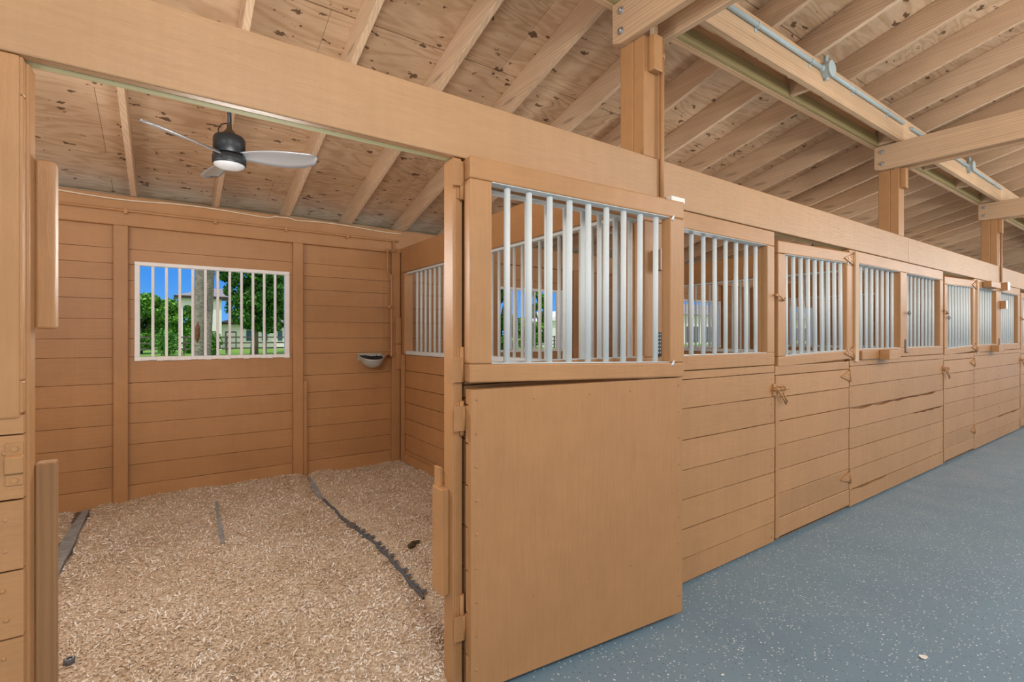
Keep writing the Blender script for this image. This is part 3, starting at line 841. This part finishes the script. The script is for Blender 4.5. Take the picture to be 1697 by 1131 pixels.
ebox(9.72, 2.155, .12, .11, .075, 'upper of two tan electrical boxes on the far stall front')
ebox(9.69, 1.895, .09, .11, .06, 'lower of two tan electrical boxes on the far stall front')
ebox(2.222, 1.872, .065, .11, .05, 'small switch box seen through the open barred door, by its right stile')
cpl = MB().box(2.29, 2.41, D - .045, D - .006, 2.205, 2.236).build('conduit_cap', M['coverwhite'], bevel=.003, origin=(2.35, D - .03, 2.2))
tag(cpl, 'small cream cover on the header beam above the open barred door', 'cover')
def bracket(x, z, label):
    e = MB()
    e.box(x - .018, x + .018, D - .007, D - .003, z, z + .13); e.box(x - .018, x + .018, D - .03, D - .007, z, z + .005)
    o = e.build('black_bracket', M['black'], bevel=.001, origin=(x, D, z))
    holes = MB()
    for r_ in range(6):
        for c_ in range(2): holes.tube([(x - .008 + .016 * c_, D - .0072, z + .018 + r_ * .02), (x - .008 + .016 * c_, D - .0068, z + .018 + r_ * .02)], .0035, 8)
    holes.build('hole', M['coverwhite'], o, origin=(x, D, z))
    tag(o, label, 'bracket')
bracket(2.235, 1.345, 'black perforated bracket seen through the open barred door, low by its right stile')
bracket(5.985, 1.29, 'black metal bracket on the stile above the split planks')
bracket(9.60, 1.29, 'black metal bracket on the stile below the electrical boxes')
lb = empty('ledge_board', (5.3, D, 1.27))
MB().box(4.90, 5.80, D - .024, D - .003, 1.250, 1.325).build('rail', M['paint_x'], lb, bevel=.004)
MB().box(5.26, 5.50, D - .105, D - .0245, 1.243, 1.330).build('block', M['paint_x'], lb, bevel=.005)
tag(lb, 'tan ledge board with a projecting block, above the split planks', 'ledge')
lb = empty('ledge_board', (9.0, D, 1.27))
MB().box(8.45, 9.5, D - .024, D - .003, 1.250, 1.325).build('rail', M['paint_x'], lb, bevel=.004)
MB().box(9.05, 9.30, D - .105, D - .0245, 1.243, 1.330).build('block', M['paint_x'], lb, bevel=.005)
tag(lb, 'tan ledge board with a projecting block, on the far stall front', 'ledge')
ub = MB().box(8.75, 9.22, D - .09, D - .005, 2.09, 2.17).build('wooden_stop_block', M['paint_x'], bevel=.005, origin=(9, D, 2.1))
tag(ub, 'long tan block projecting under the header beam, left of the electrical boxes', 'block')
for (x, z, lab) in ((6.02, 1.68, 'small ring hook on the stile of the split-plank stall front'), (7.28, 1.66, 'small ring hook on the left stile of the closed door past the split planks')):
    k = MB()
    k.tube([(x, D - .002, z), (x, D - .02, z)], .004, 8)
    k.tube([(x + .03 * math.cos(a) , D - .022, z - .0 + .02 * math.sin(a)) for a in [i * math.pi / 8 for i in range(17)]], .0035, 6)
    o = k.build('ring_hook', M['black'], origin=(x, D, z)); tag(o, lab, 'hook')

# ------------------------------------------------------------------ bedding, mats
def bump_h(x, y):
    return (.052 + .012 * np.sin(2.1 * x + 1.3 * y) * np.sin(1.7 * y - .8 * x) + .009 * np.sin(5.3 * x - 2.2 * y + 1) + .007 * np.sin(7.1 * y + 3 * x)
            + .004 * np.sin(17 * x + 9 * y) + .004 * np.sin(23 * y - 11 * x))
def seam_x(y): return np.interp(y, [1.9, 2.18, 2.48, 2.9, 3.38, 3.9, 4.52, 5.08, 5.3], [1.06, 1.105, 1.125, 1.155, 1.165, 1.13, 1.095, 1.13, 1.15])
def height(x, y):
    z = bump_h(x, y)
    def dip(d, w, dep): return dep * np.exp(-(d / w) ** 2)
    z = z - dip(x - seam_x(y), .055, .032)
    z = z - dip(x + .575, .075, .045) * (y > 3.3)
    z = z - dip(x - (.30 + (y - 3.84) * .03), .035, .030) * ((y > 3.8) & (y < 4.99))
    edge = np.clip((y - 1.86) / .25, 0, 1); z = z * (.35 + .65 * edge)
    return z
nx, ny = 130, 125
gx_, gy_ = np.meshgrid(np.linspace(-1.56, 2.16, nx), np.linspace(1.835, B - .003, ny))
gz_ = height(gx_, gy_) + rng.normal(0, .002, gx_.shape)
V = np.stack([gx_.ravel(), gy_.ravel(), gz_.ravel()], 1)
idx = np.arange(nx * ny).reshape(ny, nx)
Fq = np.stack([idx[:-1, :-1].ravel(), idx[:-1, 1:].ravel(), idx[1:, 1:].ravel(), idx[1:, :-1].ravel()], 1)
def quads(name, V, Fq, m, smooth=False):
    me = bpy.data.meshes.new(name)
    me.vertices.add(len(V)); me.vertices.foreach_set('co', V.astype(np.float32).ravel())
    me.loops.add(Fq.size); me.loops.foreach_set('vertex_index', Fq.astype(np.int32).ravel())
    me.polygons.add(len(Fq)); me.polygons.foreach_set('loop_start', np.arange(0, Fq.size, 4, dtype=np.int32))
    me.polygons.foreach_set('use_smooth', np.full(len(Fq), smooth))
    me.materials.append(m); me.update(calc_edges=True); me.validate()
    o = bpy.data.objects.new(name, me); COL.objects.link(o); return o
bed = quads('wood_shavings', V, Fq, M['bed'], True)
tag(bed, 'pale wood shavings bedding spread over the open stall floor', 'bedding', kind='stuff')
N = 98000
fx = rng.uniform(-1.3, 2.14, N); fy = 1.86 + (B - .02 - 1.86) * rng.uniform(0, 1, N) ** 1.25
keep = ~((np.abs(fx - seam_x(fy)) < .02) & (fy > 2.3) & (rng.random(N) < .93))
keep &= ~((np.abs(fx + .575) < .05) & (fy > 3.3) & (rng.random(N) < .95))
keep &= ~((np.abs(fx - (.30 + (fy - 3.84) * .03)) < .017) & (fy > 3.85) & (fy < 4.95))
fx, fy = fx[keep], fy[keep]; N = len(fx)
L = rng.uniform(.003, .0085, N) * rng.choice([1, 1, 1, 1, 1.9], N); W = rng.uniform(.0016, .0042, N)
ang = rng.uniform(0, 2 * np.pi, N); pit = rng.normal(0, .45, N); rol = rng.normal(0, .55, N)
fz = height(fx, fy) + rng.uniform(.001, .009, N)
ux, uy, uz = np.cos(ang) * np.cos(pit), np.sin(ang) * np.cos(pit), np.sin(pit)
wx, wy, wz = -np.sin(ang) * np.cos(rol), np.cos(ang) * np.cos(rol), np.sin(rol)
U = np.stack([ux, uy, uz], 1) * L[:, None]; Wv = np.stack([wx, wy, wz], 1) * W[:, None]; C0 = np.stack([fx, fy, fz], 1)
Vf = np.stack([C0 - U - Wv, C0 + U - Wv * .7, C0 + U + Wv * .7, C0 - U + Wv], 1).reshape(-1, 3)
Ff = np.arange(4 * N).reshape(-1, 4)
flk = quads('shaving_flakes', Vf, Ff, M['flakes']); flk.parent = bed; flk['kind'] = 'stuff'
# other stalls: bedding seen only as a thin layer
for k in (1, 2):
    structure(MB().box(POSTX[k - 1] + .08, POSTX[k] - .08, D + .08, B - .06, .0, .05).build('floor_bedding', M['bed']))

def mat_strip(pts, w, z, label, m='rubber'):
    mb = MB(); n = len(pts)
    for i, (x, y) in enumerate(pts):
        ww = (w[i] if isinstance(w, list) else w)
        zz = float(height(np.array([x]), np.array([y]))[0]) + z
        mb.v += [(x - ww, y, zz), (x + ww, y, zz + .004), (x + ww, y, zz - .02), (x - ww, y, zz - .02)]
    for i in range(n - 1):
        p, q = 4 * i, 4 * i + 4
        for a, b in ((0, 1), (1, 2), (2, 3), (3, 0)): mb.f.append((p + a, p + b, q + b, q + a)); mb.smooth.append(False)
    mb.f.append((0, 1, 2, 3)); mb.smooth.append(False)
    return mb
o = mat_strip([(-.555, 5.28), (-.565, 4.9), (-.575, 4.5), (-.58, 4.1), (-.58, 3.7), (-.59, 3.4)], [.02, .032, .040, .045, .045, .03], .034, '').build('rubber_mat', M['rubber'], origin=(-.57, 4.3, .02))
tag(o, 'bare grey rubber mat strip in the shavings at the far left', 'mat')
o = mat_strip([(.335, 4.97), (.325, 4.7), (.318, 4.4), (.31, 4.1), (.30, 3.84)], [.004, .010, .014, .014, .008], .012, '').build('rubber_mat', M['rubber'], origin=(.31, 4.4, .02))
tag(o, 'short grey rubber mat edge in the middle of the shavings', 'mat')
sm_ = empty('interlocking_rubber_mat', (1.13, 3.4, .02))
ptl = [(float(seam_x(y)), y) for y in np.linspace(2.45, 4.45, 24)]
mat_strip(ptl, [.005 + .006 * math.sin(i * .9) ** 2 for i in range(24)], .012, '').build('seam', M['rubber_dark'], sm_)
mat_strip([(1.095, 4.47), (1.095, 4.6), (1.105, 4.8), (1.125, 5.0), (1.14, 5.2)], [.006, .028, .026, .012, .006], .014, '').build('bare_patch', M['rubber'], sm_)
tb_ = []
for y in list(np.arange(2.50, 2.86, .075)) + list(np.arange(2.95, 3.30, .085)) + list(np.arange(3.42, 3.80, .08)):
    x = float(seam_x(y)); zz = float(height(np.array([x]), np.array([y]))[0]) + .018
    t_ = MB(); poly = []; tw_ = random.uniform(.014, .028); tl_ = random.uniform(.0, .02)
    for i in range(10):
        a = -math.pi / 2 + math.pi * i / 9
        poly.append((x + .004 + tw_ * math.cos(a), y + .016 * math.sin(a) - tl_ * math.cos(a), zz + .008 * math.cos(a)))
    t_.prism(poly, (0, 0, .007)); t_.build('tab', M['rubber_dark'], sm_, bevel=.002)
tag(sm_, 'long dark interlocking rubber mat seam curving through the shavings', 'mat')

pc = empty('pipe_stub', (-.352, 2.83, .05))
MB().lathe([(.018, -.02), (.020, .0), (.0195, .018), (.0145, .019), (.013, .0), (.012, -.02)], (-.352, 2.83, .048), 20).build('sleeve', M['rubber_dark'], pc)
MB().lathe([(.0148, .0185), (.013, .0195), (.0115, .0185)], (-.352, 2.83, .049), 20).build('rim', M['enamel'], pc)
tag(pc, 'small black pipe stub poking from the shavings near the brown board', 'pipe')
dr = MB()
for _ in range(7): dr.sphere((1.335 + random.uniform(-.05, .04), 3.07 + random.uniform(-.03, .03), float(height(np.array([1.33]), np.array([3.07]))[0]) + .012), random.uniform(.010, .018), 5, (1.3, 1, .8))
o = dr.build('manure_clump', mat('dark_dung', (.07, .05, .025), .9), origin=(1.335, 3.07, .05))
tag(o, 'small dark dung clump on the shavings right of the mat seam', 'dung')

def scrap(name, x, y, r_, m, label, cat):
    t_ = MB(); n_ = 9; poly = [(x + r_ * math.cos(a) * random.uniform(.5, 1.1), y + r_ * .6 * math.sin(a) * random.uniform(.5, 1.1), .001 + random.uniform(0, .004)) for a in [2 * math.pi * i / n_ for i in range(n_)]]
    t_.prism(poly, (0, 0, .0012)); tag(t_.build(name, m, origin=(x, y, .001)), label, cat)
scrap('paper_scrap', 2.798, .766, .028, M['coverwhite'], 'torn pale paper scrap on the blue grey floor, toward the lower right corner', 'scrap')
scrap('paper_scrap', 1.947, 1.218, .012, M['coverwhite'], 'tiny white paper scrap on the floor near the bottom edge, right of the door', 'scrap')

# ------------------------------------------------------------------ outside: lawn things, trees, houses, fence
def leaf_cloud(blobs, per, size, seed):
    r = np.random.default_rng(seed); P = []
    for (c, rad) in blobs:
        d = r.normal(size=(per, 3)); d /= np.linalg.norm(d, axis=1)[:, None]
        rr = np.array(rad) * (r.uniform(.55, 1.05, per) ** .6)[:, None]
        P.append(np.array(c) + d * rr)
    P = np.concatenate(P); n = len(P)
    a = r.normal(size=(n, 3)); a /= np.linalg.norm(a, axis=1)[:, None]
    b = np.cross(a, r.normal(size=(n, 3))); b /= np.linalg.norm(b, axis=1)[:, None]
    s = r.uniform(.6, 1.3, n)[:, None] * size
    Vv = np.stack([P - a * s, P - b * s * .55, P + a * s, P + b * s * .55], 1).reshape(-1, 3)
    return Vv, np.arange(4 * n).reshape(-1, 4)
def tree(x, y, h, rad, m, label, seed, trunk=.2, nb=26, per=420, leaf=.16, low=.30):
    r = random.Random(seed)
    e = empty('broadleaf_tree', (x, y, -.06))
    t = MB(); top = h * .55
    t.tube([(x, y, -.1), (x + .05, y, h * .2), (x - .05, y + .1, top)], [trunk, trunk * .8, trunk * .45], 10)
    for k in range(5):
        a = k * 1.26 + r.random(); t.tube([(x, y, h * .25 + .06 * h * k), (x + math.cos(a) * rad * .35, y + math.sin(a) * rad * .35, h * .5 + .04 * h * k), (x + math.cos(a) * rad * .7, y + math.sin(a) * rad * .7, h * .68)], [trunk * .45, trunk * .3, trunk * .12], 7)
    t.build('trunk', M['bark'], e)
    blobs = []
    for k in range(nb):
        a = r.uniform(0, 6.28); q = r.uniform(.1, .78) ** .7; zz = r.uniform(low, .92)
        env = math.sin(math.pi * min(1, max(.12, (zz - low + .1) / (1.05 - low + .1)))) ** .6
        s = rad * r.uniform(.26, .42)
        blobs.append(((x + math.cos(a) * rad * q * env, y + math.sin(a) * rad * q * env, zz * h), (s, s, s * .75)))
    Vv, Fv = leaf_cloud(blobs, per, leaf, seed)
    o = quads('crown', Vv - np.array([x, y, -.06]), Fv, m); o.parent = e
    tag(e, label, 'tree'); return e
# directions are taken as x/y from the camera; distances are real
tree(-2.0, 52, 5.0, 1.9, M['leaf_a'], 'round light green tree at the left side of the barred window', 3, .2, 26, 420, .17, .12)
tree(1.3, 78, 6.6, 3.0, M['leaf_a'], 'light green tree against the house corner, seen left of the palms', 4, .25, 24, 400, .22, .12)
tree(5.45, 43, 8.6, 2.55, M['leaf_b'], 'big dark oak right of the palm trunks, through the barred window', 5, .3, 40, 480, .16, .26)
tree(8.9, 49, 8.0, 1.9, M['leaf_b'], 'dark oak partly hidden by the window right edge', 6, .25, 28, 420, .17, .30)
tree(19.7, 30, 8.0, 1.9, M['leaf_b'], 'dark leafy tree in the next stall window, left part', 8, .25, 26, 420, .15, .08)
tree(36.8, 50, 3.6, 2.0, M['leaf_a'], 'low rounded tree in the middle of the next stall window', 10, .2, 18, 420, .16, .10)
tree(31.6, 40.3, 6.4, 1.3, M['leaf_a'], 'tall bright green tree in the next stall window, beside the shed', 9, .2, 24, 420, .15, .06)

def palm(x, y, lean, r0, label, scar=False):
    e = empty('palm_tree', (x, y, -.06)); pts = []; rs = []
    Hh = 9.5
    for i in range(40):
        t = i / 39; z = -.1 + Hh * t
        pts.append((x + lean * t, y, z)); rs.append((r0 * (1.18 - .45 * t)) * (1 + .045 * (i % 2)))
    MB().tube(pts, rs, 16).build('trunk', M['palm'], e)
    if scar:
        p = [(x + lean * (z + .1) / Hh - r0 * .25, y - r0 * .92, z) for z in np.linspace(1.15, 1.98, 8)]
        MB().tube(p, [.02, .05, .075, .085, .08, .085, .05, .02], 8).build('scar', M['palmred'], e)
    fr = MB()
    for k in range(16):
        a = k * 2.4; el = .9 - .09 * k; base = Vector((x + lean, y, Hh))
        prev = None
        for s in range(10):
            t = s / 9; d = 2.6 * t
            c = base + Vector((math.cos(a) * d * math.cos(el * .5), math.sin(a) * d * math.cos(el * .5), d * math.sin(el) - 1.1 * t * t * 1.6))
            wv = Vector((-math.sin(a), math.cos(a), 0)) * (.34 * math.sin(math.pi * min(.97, t + .05)))
            q = (c - wv - Vector((0, 0, wv.length * .5)), c, c + wv - Vector((0, 0, wv.length * .5)))
            if prev:
                fr._add([prev[0], prev[1], q[1], q[0]], [(0, 1, 2, 3)]); fr._add([prev[1], prev[2], q[2], q[1]], [(0, 1, 2, 3)])
            prev = q
    fr.build('fronds', M['leaf_b'], e)
    tag(e, label, 'palm')
palm(.86, 21.5, .22, .165, 'grey palm trunk with a rusty scar, crossing the barred window', True)
palm(1.24, 24.0, .42, .14, 'slimmer grey palm trunk just behind the scarred one')

def shrub(x, y, r_, h_, label, seed):
    Vv, Fv = leaf_cloud([((x + random.uniform(-.4, .4) * r_, y + random.uniform(-.4, .4) * r_, h_ * random.uniform(.35, .65)), (r_ * .7, r_ * .7, h_ * .45)) for _ in range(7)], 260, .09, seed)
    o = quads('round_shrub', Vv - np.array([x, y, 0]), Fv, M['leaf_c']); o.location = (x, y, 0); tag(o, label, 'shrub')
shrub(-.2, 46, .9, 1.9, 'low round shrub left of the house arch, through the window', 20)
shrub(2.75, 45, .7, 1.7, 'small bright shrub right of the palm trunks, behind the fence', 22)
shrub(1.45, 50.5, .6, 1.6, 'narrow shrub just left of the palm trunks', 23)

# two storey stucco house with tiled hip roof, arched porch
def hip(mb, x0, x1, y0, y1, z, rise, over=.5):
    x0 -= over; x1 += over; y0 -= over; y1 += over
    ins = min(x1 - x0, y1 - y0) / 2; my = (y0 + y1) / 2; mx = (x0 + x1) / 2
    if x1 - x0 > y1 - y0: r0, r1 = (x0 + ins, my, z + rise), (x1 - ins, my, z + rise)
    else: r0, r1 = (mx, y0 + ins, z + rise), (mx, y1 - ins, z + rise)
    v = [(x0, y0, z), (x1, y0, z), (x1, y1, z), (x0, y1, z), r0, r1]
    if x1 - x0 > y1 - y0: f = [(0, 1, 5, 4), (1, 2, 5), (2, 3, 4, 5), (3, 0, 4), (3, 2, 1, 0)]
    else: f = [(0, 1, 4), (1, 2, 5, 4), (2, 3, 5), (3, 0, 4, 5), (3, 2, 1, 0)]
    mb._add(v, f)
hs = empty('stucco_house', (8, 66, -.06))
w = MB()
# tall porch with an arched opening
hy = 62.0
def arch_front(mb, xa, xb, z1, oa, ob, oz, th):
    """front wall with a round-headed opening, built as piers and an arched head"""
    mb.box(xa, oa, hy, hy + th, -.1, z1); mb.box(ob, xb, hy, hy + th, -.1, z1)
    cx_, rr = (oa + ob) / 2, (ob - oa) / 2; n = 14
    for i in range(n):
        a0, a1 = math.pi - math.pi * i / n, math.pi - math.pi * (i + 1) / n
        p0 = (cx_ + rr * math.cos(a0), oz + rr * math.sin(a0)); p1 = (cx_ + rr * math.cos(a1), oz + rr * math.sin(a1))
        mb.hexa([(p0[0], hy, p0[1]), (p1[0], hy, p1[1]), (p1[0], hy + th, p1[1]), (p0[0], hy + th, p0[1])],
                [(p0[0], hy, z1), (p1[0], hy, z1), (p1[0], hy + th, z1), (p0[0], hy + th, z1)])
arch_front(w, .86, 4.7, 5.62, 1.19, 2.02, 4.30, .4)
w.box(.86, 1.15, hy + .4, hy + 5, -.1, 5.62); w.box(4.4, 4.7, hy + .4, hy + 5, -.1, 5.62)
w.box(2.3, 4.4, hy + 1.4, hy + 5, -.1, 5.62); w.box(4.7, 16, hy + 2, hy + 9, -.1, 2.85)
w.build('stucco_walls', M['stucco'], hs)
rf = MB(); hip(rf, .86, 8.0, hy, hy + 6, 5.66, 1.15, .45); rf.build('tile_roof', M['tile'], hs)
rf = MB(); hip(rf, 4.9, 16, hy + 1.9, hy + 9, 2.95, 1.2, .5); rf.build('tile_roof', M['tile'], hs)
MB().box(.40, 8.45, hy - .46, hy - .38, 5.42, 5.68).build('eave_fascia', M['darktrim'], hs)
MB().box(4.75, 16.5, hy + 1.32, hy + 1.40, 2.74, 2.97).build('eave_fascia', M['darktrim'], hs)
for (xa, xb) in ((7.3, 7.9), (8.9, 9.5), (10.6, 11.1)):
    MB().box(xa, xb, hy + 1.94, hy + 1.995, .9, 2.1).build('window', M['winglass'], hs)
MB().box(3.05, 4.1, hy - .03, hy - .005, 0, 1.95).build('doorway_trim', M['darktrim'], hs)
MB().box(3.15, 4.0, hy - .06, hy - .035, 0, 1.82).build('garage_door', M['stucco'], hs)
MB().box(5.2, 6.3, hy + 1.95, hy + 1.99, 0, 1.95).build('doorway_trim', M['darktrim'], hs)
MB().box(5.3, 6.2, hy + 1.9, hy + 1.945, 0, 1.82).build('garage_door', M['stucco'], hs)
tag(hs, 'white stucco house with arched porch and tiled roof behind the window', 'house')
h2 = empty('shed', (44.4, 54, -.06))
MB().box(42.4, 46.4, 52, 57, -.06, 3.5).build('shed_walls', M['stucco'], h2)
rf = MB(); rf.prism([(42.0, 51.6, 3.5), (46.8, 51.6, 3.5), (44.4, 51.6, 4.9)], (0, 5.8, 0)); rf.build('shed_roof', M['frame_white'], h2)
tag(h2, 'small white gabled shed in the next stall window', 'shed')
h3 = empty('neighbour_house', (98, 60, -.06))
MB().box(72, 128, 56, 64, -.06, 5.4).build('house_walls', M['stucco'], h3)
rf = MB(); hip(rf, 72, 128, 56, 64, 5.4, 2.3, .7); rf.build('tile_roof', M['tile'], h3)
for xa in range(73, 125, 5): MB().box(xa, xa + 3.4, 55.9, 55.99, .3, 3.2).build('window', M['winglass'], h3)
tag(h3, 'white house with grey roof and dark windows, seen through the fixed bars', 'house')
fe = empty('paddock_fence', (5, 38, -.06))
rl = MB()
for z_ in (1.28, .80, .34): MB().box(-14, 44, 48, 48.05, z_, z_ + .12).build('rail', M['fencewood'], fe)
for k in range(20): MB().box(-14 + 3 * k - .07, -14 + 3 * k + .07, 48.051, 48.19, -.06, 1.48).build('fence_post', M['fencewood'], fe)
tag(fe, 'dark three-rail paddock fence across the lawn outside', 'fence')

# ------------------------------------------------------------------ light and sky
W_ = bpy.data.worlds.new('sky'); S.world = W_; W_.use_nodes = True
nt = W_.node_tree; nd = nt.nodes; lk = nt.links
bg = nd['Background']; bg.inputs['Strength'].default_value = 1.0
tc = nd.new('ShaderNodeTexCoord'); sp = nd.new('ShaderNodeSeparateXYZ'); lk.new(tc.outputs['Generated'], sp.inputs[0])
r1 = nd.new('ShaderNodeValToRGB'); e = r1.color_ramp.elements
e[0].position = .0; e[0].color = (.15, .42, .86, 1); e[1].position = .35; e[1].color = (.045, .20, .66, 1)
x_ = e.new(.10); x_.color = (.06, .28, .78, 1)
lk.new(sp.outputs['Z'], r1.inputs[0])
ns = nd.new('ShaderNodeTexNoise'); ns.inputs['Scale'].default_value = 2.6; ns.inputs['Detail'].default_value = 7; ns.inputs['Roughness'].default_value = .6
mp = nd.new('ShaderNodeMapping'); mp.inputs['Scale'].default_value = (1, 1, 2.4); lk.new(tc.outputs['Generated'], mp.inputs[0]); lk.new(mp.outputs[0], ns.inputs['Vector'])
# cloud cover added behind the camera for soft neutral light, thin beyond the back wall
mr = nd.new('ShaderNodeMapRange'); mr.inputs[1].default_value = -.2; mr.inputs[2].default_value = .5; mr.inputs[3].default_value = .42; mr.inputs[4].default_value = -.06
lk.new(sp.outputs['Y'], mr.inputs[0])
ad = nd.new('ShaderNodeMath'); ad.operation = 'ADD'; lk.new(ns.outputs['Fac'], ad.inputs[0]); lk.new(mr.outputs[0], ad.inputs[1])
r2 = nd.new('ShaderNodeValToRGB'); r2.color_ramp.elements[0].position = .52; r2.color_ramp.elements[1].position = .74
lk.new(ad.outputs[0], r2.inputs[0])
mx = nd.new('ShaderNodeMix'); mx.data_type = 'RGBA'; lk.new(r2.outputs[0], mx.inputs[0]); lk.new(r1.outputs[0], mx.inputs[6]); mx.inputs[7].default_value = (.76, .77, .79, 1)
lk.new(mx.outputs[2], bg.inputs[0])

sl = bpy.data.lights.new('sun', 'SUN'); sl.energy = 2.2; sl.angle = R(.8); sl.color = (1, .95, .87)
so = bpy.data.objects.new('sun', sl); COL.objects.link(so)
sd = Vector((-.30, -.36, .88)).normalized(); so.rotation_euler = sd.to_track_quat('Z', 'Y').to_euler()

# fill lamps without fixtures, added to brighten the stalls, the aisle and its ceiling
def fill_lamp(x, y, z, w, r, col=(1, .97, .92)):
    l = bpy.data.lights.new('fill_lamp', 'POINT'); l.energy = w; l.shadow_soft_size = r; l.color = col
    o = bpy.data.objects.new('fill_lamp', l); COL.objects.link(o); o.location = (x, y, z)
for (x_, y_) in ((-.95, 3.05), (.32, 2.75)): fill_lamp(x_, y_, 1.85, 33, .25)  # added fill inside the open stall, away from the fan
for k in (-1, 1, 2, 3): fill_lamp(FX + BAY * k, FY - .6, 2.0, 18, .2)  # added fill in the other stalls, set apart from their fans
for k in range(-1, 5): fill_lamp(.4 + BAY * k, -.7, 2.75, 104, .30)  # unseen fill added over the aisle to lift the ceiling

# ------------------------------------------------------------------ camera
F_PX = 817.13
cam = bpy.data.cameras.new('camera'); cam.sensor_width = 36; cam.lens = F_PX / 1697 * 36
cam.shift_x = 0; cam.shift_y = -(565.5 - 557) / 1697
cam.clip_start = .02; cam.clip_end = 500
co = bpy.data.objects.new('camera', cam); COL.objects.link(co)
co.location = (0, 0, H)
co.rotation_euler = (R(90), 0, -(math.pi / 2 - R(55.177)) + 0)
# optical axis: 55.18 degrees away from +X toward +Y
ax = R(55.177); fwd = Vector((math.cos(ax), math.sin(ax), 0)); co.rotation_euler = fwd.to_track_quat('-Z', 'Y').to_euler()
S.camera = co

S.view_settings.view_transform = 'Standard'
try: S.view_settings.look = 'None'
except Exception: pass
S.view_settings.exposure = 0.15; S.view_settings.gamma = 1; S.view_settings.use_curve_mapping = False
for o in bpy.data.objects:
    if 'world_author' in o: del o['world_author']
